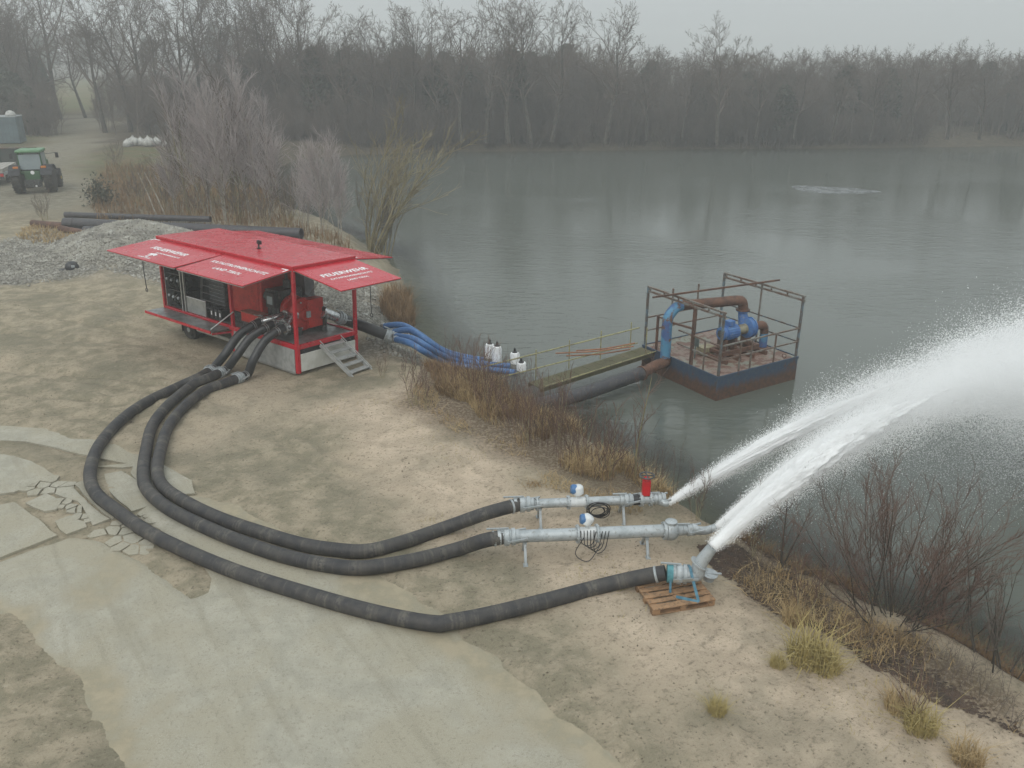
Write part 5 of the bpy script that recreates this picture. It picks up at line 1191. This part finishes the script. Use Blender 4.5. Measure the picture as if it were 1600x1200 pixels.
# birches behind the trailer
BV = [two(random.Random(s), stems(8.2, n + 1, .20, .055, .0105, (19, 13), (12, 38), .0, .6), MT['birchbark'], MT['twigpink'], 'birch') for s, n in ((41, 3), (42, 4), (43, 3))]
OV = [two(random.Random(s), stems(8.8, n, .12, .07, .011, (13, 6), (15, 45), .05, .3), MT['barkgreen'], MT['twig'], 'olive') for s, n in ((44, 2), (45, 3))]
for (x, y, yt, V_, lb) in ((300, 338, 95, OV[0], 'olive-stemmed bare sapling at the left edge of the birch thicket'), (330, 340, 110, BV[0], 'pinkish birch clump left of centre in the thicket behind the trailer'), (352, 345, 98, BV[1], 'pinkish birch clump in the middle of the thicket behind the trailer'), (378, 346, 62, OV[1], 'tallest olive-stemmed sapling rising out of the birch thicket'), (398, 347, 112, BV[2], 'densest pinkish birch clump right of centre in the thicket'), (425, 350, 150, BV[0], 'pinkish birch clump at the right edge of the thicket'), (275, 334, 190, BV[1], 'small pinkish birch clump at the left foot of the thicket')):
    c = on(x, y); plant('birch', lb, 'tree', V_, c, hfor(y, yt) / 8.4, rs.uniform(0, 6), 'birch thicket behind the trailer')
for (x, y, yt, V_, lb) in ((478, 366, 235, BV[2], 'low pale birch clump left of the bright pair by the water'), (505, 370, 195, BV[1], 'taller pale birch clump by the water behind the trailer roof'), (532, 374, 200, BV[0], 'pale birch clump right beside the leaning willow'), (455, 362, 255, OV[0], 'thin olive sapling between the two birch thickets')):
    c = on(x, y); plant('birch', lb, 'tree', V_, c, hfor(y, yt) / 8.4, rs.uniform(0, 6), 'pale birches by the water')
wl = two(random.Random(51), stems(7.4, 8, .55, .085, .013, (11, 8), (15, 45), .03, .6, (.085, .0, 0), .07), MT['barkgreen'], MT['twigyellow'], 'willow')
plant('willow', 'olive bare willow leaning right over the water behind the trailer', 'tree', wl, on(578, 392), 1.08, .4)
wl2 = two(random.Random(52), stems(4.2, 9, .8, .04, .008, (9, 6), (15, 45), .02, .5, (.05, -.02, 0)), MT['barkgreen'], MT['twig'], 'willow')
plant('shrub', 'tangled bare shrub at the foot of the leaning willow', 'shrub', wl2, on(600, 400), 1.0, 1.4)
# undergrowth around the stored pipes
US = two(random.Random(61), stems(3.0, 9, .45, .022, .009, (8, 5), (15, 45), .03, .5), MT['twigyellow'], MT['twig'], 'under')
for (x, y, s, lb) in ((215, 322, 1.0, 'bare brown shrub behind the left end of the stored pipes'), (262, 330, 1.2, 'bare brown shrub just left of the birch thicket'), (310, 343, 1.0, 'bare shrub at the foot of the birch thicket, left one'), (365, 350, 1.1, 'bare shrub at the foot of the birch thicket, middle one'), (410, 354, 1.0, 'bare shrub at the foot of the birch thicket, right one'), (180, 268, .9, 'bare shrub on the grass between track and thicket'), (70, 345, .6, 'thin bare sprig beside the rusty pipe end'), (445, 352, 1.2, 'bare shrub between the thickets near the water')):
    plant('shrub', lb, 'shrub', US, on(x, y), s, rs.uniform(0, 6), 'bare shrubs around the stored pipes')
ev = MB(); r2 = np.random.RandomState(3); t = thing('evergreen_shrub', 'small dark evergreen shrub growing by the track corner', 'shrub', on(160, 322))
q = r2.normal(0, 1, (900, 3)) * (.45, .45, .5) + (0, 0, .75); q = q[q[:, 2] > .05]; V = (q[:, None, :] + r2.normal(0, .07, (len(q), 3, 3))).reshape(-1, 3); ev.add([tuple(v) for v in V], [tuple(range(3 * i, 3 * i + 3)) for i in range(len(q))]); ev.build('crown', MT['needles'], t, False); MB().cyl((0, 0, -.1), (0, 0, .9), .04, .01, 6).build('trunk', MT['bark'], t)
for (x0, y0, x1, y1, lb) in ((249, 346, 225, 268, 'left one of two pale birch poles leaning over the stored pipes'), (263, 345, 235, 266, 'right one of two pale birch poles leaning over the stored pipes')):
    a = on(x0, y0); b = G(x1, y1, 2.6); dd = a.lerp(b, .5); tt = thing('leaning_pole', lb, 'pole', a, group='pale leaning poles')
    b = Vector((a.x + (x1 - x0) / 26.0, a.y + .3, a.z + 2.75)); MB().tube([(0, 0, -.1), (b - a) * .5 + Vector((.03, 0, 0)), b - a], [.045, .035, .02], 7).build('stem', MT['birchbark'], tt)
    MB().tube([(b - a) * .7, (b - a) * .85 + Vector((.12, 0, .02))], [.012, .005], 5).build('side_shoot', MT['birchbark'], tt)
# shrubs on the near bank
RB = two(random.Random(71), stems(2.75, 44, 1.35, .015, .0036, (9, 7), (15, 48), .05, .55, (0, 0, 0), .085, .055), MT['bark'], MT['twigred'], 'redbush')
plant('shrub', 'large reddish bare bush on the near bank in front of the spray', 'shrub', RB, on(1392, 962), .98, .3)
RB2 = two(random.Random(72), stems(2.0, 14, .75, .016, .004, (6, 4), (15, 40), .04, .3), MT['bark'], MT['twigred'], 'redbush2')
plant('shrub', 'smaller reddish bush leaning out right of the large one', 'shrub', RB2, on(1475, 985), 1.15, 1.3)
plant('shrub', 'dark bare shrub low at the right picture edge by the water', 'shrub', two(random.Random(73), stems(2.0, 12, .7, .018, .0045, (6, 4), (15, 45), .03, .5), MT['bark'], MT['twig'], 'edge'), on(1565, 1045), 1.1, 2)
ST = two(random.Random(74), stems(2.1, 2, .22, .034, .005, (8, 5), (20, 50), .05, .05, (.03, 0, 0)), MT['bark'], MT['twigred'], 'sapling')
plant('sapling', 'small bare tree on the bank just left of the large reddish bush', 'tree', ST, on(1218, 890), 1.0, 0)
plant('sapling', 'thin bare sapling behind the upper pipe, leaning over the water', 'tree', two(random.Random(75), stems(3.0, 1, .12, .036, .005, (11, 5), (25, 60), .05, .02, (.05, .02, 0)), MT['barkgreen'], MT['twigred'], 'sapling'), on(992, 752), 1.0, 0)
SP = [two(random.Random(80 + s), stems(1.6, 5, .3, .012, .005, (7, 3), (18, 45), .04, .15), MT['twigyellow'], MT['twigred'], 'sprig') for s in range(3)]
for (x, y, s, lb) in ((652, 634, 1.1, 'thin bare sapling at the top of the bank right of the stairs'), (668, 640, .9, 'bare sprig beside the thin sapling right of the stairs'), (598, 592, .55, 'tiny bare sprig in front of the trailer stairs'), (738, 612, 1.2, 'forked bare sprig in front of the blue hoses'), (768, 640, 1.1, 'bare sprig where the gangway meets the bank'), (868, 690, 1.2, 'tall bare sprig below the black shore pipe'), (905, 722, 1.3, 'bare sprig in the reeds left of the leaning sapling'), (948, 742, 1.3, 'tall bare sprig in the reeds close to the leaning sapling'), (820, 690, 1.0, 'bare sprig among the brown grass at mid bank'), (1085, 812, .8, 'bare sprig behind the upper nozzle'), (1180, 872, .9, 'bare sprig left of the small tree by the spray'), (1425, 1130, .8, 'bare sprig in the sand at the lower right'), (1255, 965, .9, 'bare sprig standing behind the yellow grass tuft')):
    plant('sprig', lb, 'plant', SP[rs.randrange(3)], on(x, y), s, rs.uniform(0, 6), 'bare sprigs along the bank')
# ------------------------------------------------------------------ grasses
def blades(n, hmin, hmax, spread, seed, wdt=.008, base=.12, bend=.5):
    r = np.random.RandomState(seed); a = r.uniform(0, 6.28, n); q = base * np.sqrt(r.uniform(0, 1, n)); c = np.stack([q * np.cos(a), q * np.sin(a), np.full(n, -.03)], -1)
    return blade_mesh(c, r, hmin, hmax, spread, wdt, bend)
def blade_mesh(c, r, hmin, hmax, spread, wdt, bend):
    n = len(c); h = r.uniform(hmin, hmax, n); a = r.uniform(0, 6.28, n); s = np.abs(r.normal(0, spread, n)); out_ = np.stack([np.cos(a), np.sin(a), np.zeros(n)], -1)
    sd = np.stack([-np.sin(a + r.uniform(-1, 1, n)), np.cos(a), np.zeros(n)], -1); V = np.zeros((n, 5, 3))
    p1 = c + np.stack([0 * h, 0 * h, h * .55], -1) + out_ * (s * h * .45)[:, None]; p2 = c + np.stack([0 * h, 0 * h, h * (1 - bend * .35 * r.uniform(0, 1, n))], -1) + out_ * (s * h * (1.1 + bend * r.uniform(0, 1, n)))[:, None]
    wv = (wdt * r.uniform(.6, 1.4, n))[:, None]; V[:, 0] = c - sd * wv; V[:, 1] = c + sd * wv; V[:, 2] = p1 + sd * wv * .8; V[:, 3] = p1 - sd * wv * .8; V[:, 4] = p2
    b = np.arange(n)[:, None] * 5; F4 = (b + np.array([[0, 1, 2, 3]])).tolist(); F3 = (b + np.array([[3, 2, 4]])).tolist(); return V.reshape(-1, 3), F4 + F3
def gobj(name, VF, mat, parent=None):
    me = bpy.data.meshes.new(name); me.from_pydata(VF[0].tolist(), [], VF[1]); me.materials.append(mat); return link(name, me, parent)
def inpoly(P_, n, seed, dens=None):
    r = np.random.RandomState(seed); xs = [p[0] for p in P_]; ys = [p[1] for p in P_]; x = r.uniform(min(xs), max(xs), n * 8); y = r.uniform(min(ys), max(ys), n * 8)
    k = poly_sd(x, y, P_) + .5 * fbm(x * .8, y * .8, 3) > 0
    if dens is not None: k &= r.uniform(0, 1, len(x)) < dens(x, y)
    x = x[k][:n]; y = y[k][:n]; return np.stack([x, y, terr(x, y) - .02], -1), r
REED = P2([(690, 640), (700, 585), (760, 610), (870, 668), (960, 716), (1035, 765), (1090, 810), (1060, 815), (980, 785), (900, 775), (840, 735), (770, 700)], -.5)
patch = lambda f, lo, hi: (lambda x, y: sstep(lo, hi, fbm(x * f, y * f, 3)))
c_, r_ = inpoly(REED, 9500, 1, patch(.9, -.3, .25)); tag(gobj('dry_grass', blade_mesh(c_, r_, .12, .52, .45, .006, .8), MT['drygrass']), 'straw coloured dry grass and reeds along the bank', None, None, 'stuff')
RUSTP = P2([(665, 600), (688, 562), (760, 600), (850, 655), (900, 690), (850, 720), (770, 690), (690, 650)], -.6)
c_, r_ = inpoly(RUSTP, 9000, 2, patch(.8, -.4, .15)); tag(gobj('brown_grass', blade_mesh(c_, r_, .12, .48, .5, .006, .8), MT['rustgrass']), 'rust brown withered grass below the blue hoses', None, None, 'stuff')
def sticks(P_, n, seed, hmin, hmax, mat, name, label, r0=.0055):
    c_, r_ = inpoly(P_, n, seed); tw_ = Twigs(); rr = random.Random(seed)
    spec = [dict(n=5, wob=.07, up=.04, kids=4, start=.3, ang=(20, 50), ratio=.35, s=3, tap=.4, rr=.7, rmin=.003), dict(n=2, wob=.12, s=3, tap=.6)]
    for p in c_: grow(rr, p, (rr.gauss(0, .22), rr.gauss(0, .22), 1), rr.uniform(hmin, hmax), r0, 0, spec, [tw_, tw_])
    tag(link(name, tw_.mesh(name, mat)), label, None, None, 'stuff')
sticks(REED, 480, 21, .5, 1.6, MT['twigred'], 'dry_stalks', 'thin bare stalks standing among the bank reeds', .0065)
sticks(SHOREB, 240, 25, .2, .9, MT['twigred'], 'shore_twigs', 'fine reddish twigs along the water edge of the near bank', .004)
c_, r_ = inpoly(SHOREB, 4200, 26, patch(.9, -.35, .2)); tag(gobj('shore_grass', blade_mesh(c_, r_, .06, .34, .8, .006, .8), MT['rustgrass']), 'brown matted grass along the water edge of the near bank', None, None, 'stuff')
sticks(LITTER, 260, 22, .2, .8, MT['twig'], 'dry_twigs', 'thin dark twigs tangled along the near bank edge', .004)
BANKG = P2([(640, 640), (660, 600), (700, 640), (800, 705), (880, 750), (1000, 790), (1000, 812), (900, 790), (820, 765), (740, 710)], -.1)
c_, r_ = inpoly(BANKG, 3800, 23, patch(.9, -.2, .3)); tag(gobj('matted_grass', blade_mesh(c_, r_, .05, .2, .9, .006, .8), MT['drygrass']), 'short matted grass at the top of the bank', None, None, 'stuff')
SCRUB = P2([(590, 470), (612, 440), (640, 440), (650, 470), (640, 500), (610, 500)], -.4)
c_, r_ = inpoly(SCRUB, 2500, 3); tag(gobj('brown_grass', blade_mesh(c_, r_, .4, 1.1, .35, .010, .8), MT['rustgrass']), 'brown grass clump at the water edge behind the front flap', None, None, 'stuff')
c_, r_ = inpoly(LITTER, 2600, 4, patch(.7, -.15, .3)); tag(gobj('bank_grass', blade_mesh(c_, r_, .05, .28, .8, .006, .8), MT['drygrass']), 'sparse short grass on the sandy near bank', None, None, 'stuff')
c_, r_ = inpoly(SAND, 3200, 5, patch(.6, .05, .35)); tag(gobj('sand_grass', blade_mesh(c_, r_, .03, .13, .7, .004, .8), MT['greengrass']), 'thin yellowish grass scattered over the sand', None, None, 'stuff')
UND = P2([(150, 352), (140, 300), (170, 262), (280, 262), (420, 300), (460, 352), (560, 385), (545, 398), (440, 362), (300, 350)])
c_, r_ = inpoly(UND, 7000, 6); tag(gobj('undergrowth', blade_mesh(c_, r_, .3, 1.0, .35, .016, .8), MT['rustgrass']), 'brown undergrowth around the thicket and stored pipes', None, None, 'stuff')
YG = P2([(30, 368), (50, 352), (120, 366), (170, 372), (130, 384), (50, 384)])
c_, r_ = inpoly(YG, 1500, 7); tag(gobj('straw_patch', blade_mesh(c_, r_, .1, .35, .6, .016, .8), MT['drygrass']), 'flattened straw in front of the rusty pipe ends', None, None, 'stuff')
for k, (x, y, s, mt, lb) in enumerate(((1262, 1030, 1.25, 'greengrass', 'largest yellow-green grass tuft on the near bank'), (1290, 1045, .9, 'greengrass', 'yellow-green tuft touching the right side of the largest one'), (1438, 1140, .9, 'greengrass', 'yellow grass tuft on the sand at the lower right'), (1405, 1110, .8, 'drygrass', 'straw tuft just above the lower right yellow tuft'), (1120, 1112, .55, 'greengrass', 'small low grass tuft alone on the pale sand'), (1240, 970, .8, 'drygrass', 'straw tuft between the small tree and the largest tuft'), (1215, 1040, .5, 'greengrass', 'low greenish tuft left below the largest one'), (1510, 1190, .8, 'drygrass', 'straw tuft at the bottom edge near the right corner'))):
    t = thing('grass_tuft', lb, 'grass', on(x, y), (0, 0, rs.uniform(0, 6)), 'grass tufts on the near bank'); t.scale = (s,) * 3
    gobj('blade_cluster', blades(420, .2, .62, .45, 100 + k, .0055, .26, .9), MT[mt], t)
# ------------------------------------------------------------------ loose stones, crumbs, leaves
def stones(c, r, smin, smax):
    n = len(c); o = np.array([(1, 0, 0), (-1, 0, 0), (0, 1, 0), (0, -1, 0), (0, 0, 1), (0, 0, -1)], float); s = smin * (smax / smin) ** r.uniform(0, 1, n)
    V = c[:, None, :] + o[None] * (s[:, None, None] * r.uniform(.6, 1.3, (n, 6, 1))) + r.normal(0, .2, (n, 6, 3)) * s[:, None, None]
    F = np.array([(0, 2, 4), (2, 1, 4), (1, 3, 4), (3, 0, 4), (2, 0, 5), (1, 2, 5), (3, 1, 5), (0, 3, 5)]); return V.reshape(-1, 3), (np.arange(n)[:, None, None] * 6 + F[None]).reshape(-1, 3).tolist()
c_, r_ = inpoly(GRAVEL, 14000, 11); c_[:, 2] += .03; tag(gobj('gravel', stones(c_, r_, .03, .085), MT['stone']), 'loose pale gravel spread around and behind the trailer', None, None, 'stuff')
HP = [(HEAP_C[0] + 4.4 * math.cos(a) * .94 + 3.4 * math.sin(a) * .34, HEAP_C[1] - 4.4 * math.cos(a) * .34 + 3.4 * math.sin(a) * .94) for a in np.linspace(0, 6.28, 20)[:-1]]
c_, r_ = inpoly(HP, 9000, 12); c_[:, 2] += .02; tag(gobj('gravel_heap', stones(c_, r_, .03, .08), MT['stone']), 'grey gravel heap left of the trailer', None, None, 'stuff')
YARD = P2([(-100, 470), (240, 470), (420, 600), (560, 600), (760, 760), (1100, 880), (1600, 1150), (1600, 1300), (1000, 1200), (640, 900), (400, 770), (220, 700), (0, 660), (-100, 660)])
c_, r_ = inpoly(YARD, 3500, 13, patch(.5, -.2, .3)); c_[:, 2] += .02; tag(gobj('soil_crumbs', stones(c_, r_, .006, .024), M('soil_crumb', (.20, .17, .115), .95, 0, (.12, .10, .07), 2)), 'crumbs of earth and small stones on the yard', None, None, 'stuff')
def leaves(c, r, s):
    n = len(c); q = r.normal(0, 1, (n, 4, 3)) * np.array([1, 1, .35]) * s; base_ = np.array([(-1, -.6, 0), (1, -.6, 0), (1, .6, 0), (-1, .6, 0)]) * s
    return (c[:, None, :] + base_[None] * r.uniform(.6, 1.4, (n, 1, 1)) + q * .35 + np.array([0, 0, s * .6])).reshape(-1, 3), (np.arange(n)[:, None] * 4 + np.array([[0, 1, 2, 3]])).tolist()
c_, r_ = inpoly(SHOREB, 2500, 27); c_[:, 2] += .02; tag(gobj('shore_leaves', leaves(c_, r_, .02), MT['leaf']), 'dark wet leaves on the slope above the near water', None, None, 'stuff')
c_, r_ = inpoly(LITTER, 6500, 14, patch(.8, -.25, .25)); c_[:, 2] += .02; tag(gobj('dead_leaves', leaves(c_, r_, .022), MT['leaf']), 'dark dead leaves littering the edge of the near bank', None, None, 'stuff')
# ------------------------------------------------------------------ water thrown by the three outlets
def jet(p0, az, el, v, n, seed, T_=1.9, s0=.05, s1=.062, fallout=.35, ns=420):
    """drops thrown along many separate strands that break up as they fly"""
    r = np.random.RandomState(seed); az, el = R(az), R(el); d = np.array([math.cos(el) * math.cos(az), math.cos(el) * math.sin(az), math.sin(el)]); sid = np.array([-math.sin(az), math.cos(az), 0]); up = np.cross(d, sid)
    so = r.normal(0, .5, (ns, 2)); so[r.uniform(0, 1, ns) < .2] *= 1.6; sv = v * (1 + r.normal(0, .05, ns)); st = r.uniform(0, 9, ns); sw = r.uniform(.3, 1.6, ns) ** 2; k = r.choice(ns, n, p=sw / sw.sum())
    t = T_ * r.uniform(0, 1, n) ** .85; nc = int(n * .14); t[:nc] = T_ * .25 * r.uniform(0, 1, nc); s = v * t
    gap = fbm(s * .9 + st[k] * 7, st[k] * 3 + s * .05, 4); far_ = np.clip(s / 5, 0, 1); keep = r.uniform(0, 1, n) < np.clip(1 - far_ * (.35 - 2.0 * gap), .08, 1); k, t, s = k[keep], t[keep], s[keep]; n = len(s)
    c = np.array(p0)[None] + d[None] * (sv[k] * t)[:, None]; c[:, 2] -= 4.9 * t * t
    w_ = s0 + s1 * s; puff = 1 + .55 * np.clip(s / 4, 0, 1) * fbm(s * .75 + seed * 5, np.zeros_like(s) + seed, 4) * 1.5
    j = r.normal(0, 1, (n, 3)) * (.012 + .020 * s)[:, None]; j[r.uniform(0, 1, n) < .07] *= 2.0
    wav = .5 * w_ * np.clip(s / 4, 0, 1) * fbm(s * 1.4 + st[k], st[k] * 2, 3)
    c = c + sid[None] * (w_ * puff * so[k, 0] + wav)[:, None] + up[None] * (w_ * puff * so[k, 1] + wav * .8)[:, None] + j
    late = r.uniform(0, 1, n) < fallout * np.clip(s / 10, 0, 1); drop = r.exponential(1.0, n) * np.clip(s / 9, 0, 1.4); c[late, 2] -= drop[late]
    sz = (.0018 + .0048 * r.uniform(0, 1, n) ** 5) * (1 + .035 * s); sz[late] *= .75
    keep = c[:, 2] > WZ + .02; return c[keep], sz[keep]
def spray(name, label, sets, cat='water jet'):
    c = np.concatenate([s[0] for s in sets]); z = np.concatenate([s[1] for s in sets]); me = bpy.data.meshes.new(name); me.vertices.add(len(c)); me.vertices.foreach_set('co', c.ravel()); fattr(me, 'rad', z)
    o = link(name, me); tag(o, label, None, None, 'stuff'); o.modifiers.new('drops', 'NODES').node_group = drops_ng; return o
m, nt, b = newmat('white_water'); nt.nodes.remove(b); df = nt.nodes.new('ShaderNodeBsdfDiffuse'); df.inputs[0].default_value = (.985, .99, .99, 1); tl_ = nt.nodes.new('ShaderNodeBsdfTranslucent'); tl_.inputs[0].default_value = (.985, .99, .99, 1)
mx = nt.nodes.new('ShaderNodeMixShader'); mx.inputs[0].default_value = .25; nt.links.new(df.outputs[0], mx.inputs[1]); nt.links.new(tl_.outputs[0], mx.inputs[2]); nt.links.new(mx.outputs[0], nt.nodes['Material Output'].inputs['Surface']); MT['drops'] = m
drops_ng = bpy.data.node_groups.new('drops', 'GeometryNodeTree'); ng = drops_ng
ng.interface.new_socket('Geometry', in_out='INPUT', socket_type='NodeSocketGeometry'); ng.interface.new_socket('Geometry', in_out='OUTPUT', socket_type='NodeSocketGeometry')
gi = ng.nodes.new('NodeGroupInput'); go = ng.nodes.new('NodeGroupOutput'); mp_ = ng.nodes.new('GeometryNodeMeshToPoints'); sm = ng.nodes.new('GeometryNodeSetMaterial'); sm.inputs['Material'].default_value = m
ng.links.new(gi.outputs[0], mp_.inputs[0]); ng.links.new(nattr(ng, 'rad', 'FLOAT'), mp_.inputs['Radius']); ng.links.new(mp_.outputs[0], sm.inputs[0]); ng.links.new(sm.outputs[0], go.inputs[0])
J1 = (NZ1, 25, 20.5, 18); J2 = (NZ2, 30, 25, 13); J3 = (NZ3, 30, 29, 12.2)
o1 = spray('water_jet', 'white jet of water from the upper pipe nozzle', [jet(*J1, 800000, 1, 1.1, .035, .060, .20)])
o2 = spray('water_jet', 'white jet of water from the lower pipe nozzle', [jet(*J2, 400000, 2, 1.4, .035, .066, .22)])
o3 = spray('water_jet', 'broad white jet of water from the nozzle on the pallet', [jet(*J3, 1100000, 3, 1.5, .07, .074, .28)])
def column(J, T_, r0, r1, seed, parent):
    p0, az, el, v = J; az, el = R(az), R(el); d = np.array([math.cos(el) * math.cos(az), math.cos(el) * math.sin(az), math.sin(el)]); sid = np.array([-math.sin(az), math.cos(az), 0]); up = np.cross(d, sid)
    ns, na = 330, 72; t = np.linspace(0, T_, ns) ** 1.0; s = (v * t)[:, None]; a = np.linspace(0, 2 * np.pi, na, endpoint=False)[None, :]
    ca, sa_ = np.cos(a), np.sin(a); k1 = fbm(s * .55 + 3 * ca + seed, 3 * sa_ + 0 * s + seed, 4); k2 = fbm(s * 2.0 + 7 * ca, 7 * sa_ + 0 * s + seed * 2, 4); k3 = fbm(s * 6 + 16 * ca, 16 * sa_ + s * 2 + seed, 3)
    g = np.clip(s / 2.5, .08, 1); rad = (r0 + r1 * s) * (1 + g * (.75 * k1 + .55 * k2 + .35 * k3)); rad = np.maximum(rad * (1 - sstep(2.6, 7.0, s + 2.2 * k1)), .008)
    c = np.array(p0)[None] + d[None] * (v * t)[:, None]; c[:, 2] -= 4.9 * t * t
    V = c[:, None, :] + sid[None, None] * (rad * ca)[..., None] + up[None, None] * (rad * sa_)[..., None]
    i = np.arange(ns * na).reshape(ns, na); nx = np.roll(i, -1, 1); F = np.stack([i[:-1], nx[:-1], nx[1:], i[1:]], -1).reshape(-1, 4)
    me = bpy.data.meshes.new('water_column'); me.from_pydata(V.reshape(-1, 3).tolist(), [], F.tolist() + [tuple(range(na - 1, -1, -1)), tuple(int(q) for q in i[-1])]); me.polygons.foreach_set('use_smooth', [True] * len(me.polygons)); me.materials.append(MT['drops']); o = link('water_column', me, parent); return o
# fine mist hanging in and below the jets: closed ragged hulls of thin white vapour
def mist(name, label, J, T0, T1, r0, r1, dens, sag, seed):
    p0, az, el, v = J; az, el = R(az), R(el); d = np.array([math.cos(el) * math.cos(az), math.cos(el) * math.sin(az), math.sin(el)]); P_ = []; Rr = []; r = random.Random(seed)
    for i in range(26):
        t = T0 + (T1 - T0) * i / 25; c = np.array(p0) + d * v * t; c[2] -= 4.9 * t * t + sag * (i / 25); P_.append(Vector(c)); Rr.append(max(.01, (r0 + (r1 - r0) * (i / 25) ** .85) * (.8 + .4 * r.random()) * (.05 if i in (0, 25) else 1)))
    mb = MB().tube(P_, Rr, 16); o = np.array(mb.v); o += .22 * np.stack([fbm(o[:, 1] * 1.3 + seed, o[:, 2] * 1.3, 3), fbm(o[:, 0] * 1.3, o[:, 2] * 1.3 + seed, 3), fbm(o[:, 0] * 1.3 + 5, o[:, 1] * 1.3, 3)], -1) * np.repeat(np.array(Rr), 16)[:, None] * 1.6
    o[:, 2] = np.maximum(o[:, 2], WZ + .05); mb.v = [tuple(p) for p in o]; ob = mb.build(name, [], None)
    m = bpy.data.materials.new('mist'); m.use_nodes = True; nt = m.node_tree; nt.nodes.clear(); o_ = nt.nodes.new('ShaderNodeOutputMaterial'); pv = nt.nodes.new('ShaderNodeVolumePrincipled')
    pv.inputs['Color'].default_value = (.98, .98, .98, 1); pv.inputs['Density'].default_value = dens; nt.links.new(pv.outputs[0], o_.inputs['Volume']); ob.data.materials.clear(); ob.data.materials.append(m); tag(ob, label, None, None, 'stuff')
column(J1, 1.15, .045, .036, 11, o1); column(J2, 1.4, .045, .034, 12, o2); column(J3, 1.55, .08, .045, 13, o3)
mist('spray_mist', 'fine white mist around the upper water jet', J1, .16, 1.15, .10, .95, .5, .0, 5)
mist('spray_mist', 'fine white mist around the broad water jet', J3, .20, 1.60, .15, 1.35, .5, .35, 6)
# ------------------------------------------------------------------ winter haze
mb = MB().box((-900, -80, -6), (900, 1600, 40)); hz = mb.build('haze', [], None, False)
m = bpy.data.materials.new('haze'); m.use_nodes = True; nt = m.node_tree; nt.nodes.clear(); o_ = nt.nodes.new('ShaderNodeOutputMaterial'); pv = nt.nodes.new('ShaderNodeVolumePrincipled')
pv.inputs['Color'].default_value = (.93, .95, .95, 1); pv.inputs['Density'].default_value = .0024; pv.inputs['Anisotropy'].default_value = .2; nt.links.new(pv.outputs[0], o_.inputs['Volume']); hz.data.materials.clear(); hz.data.materials.append(m)
tag(hz, 'thin winter haze over the lake', None, None, 'stuff')
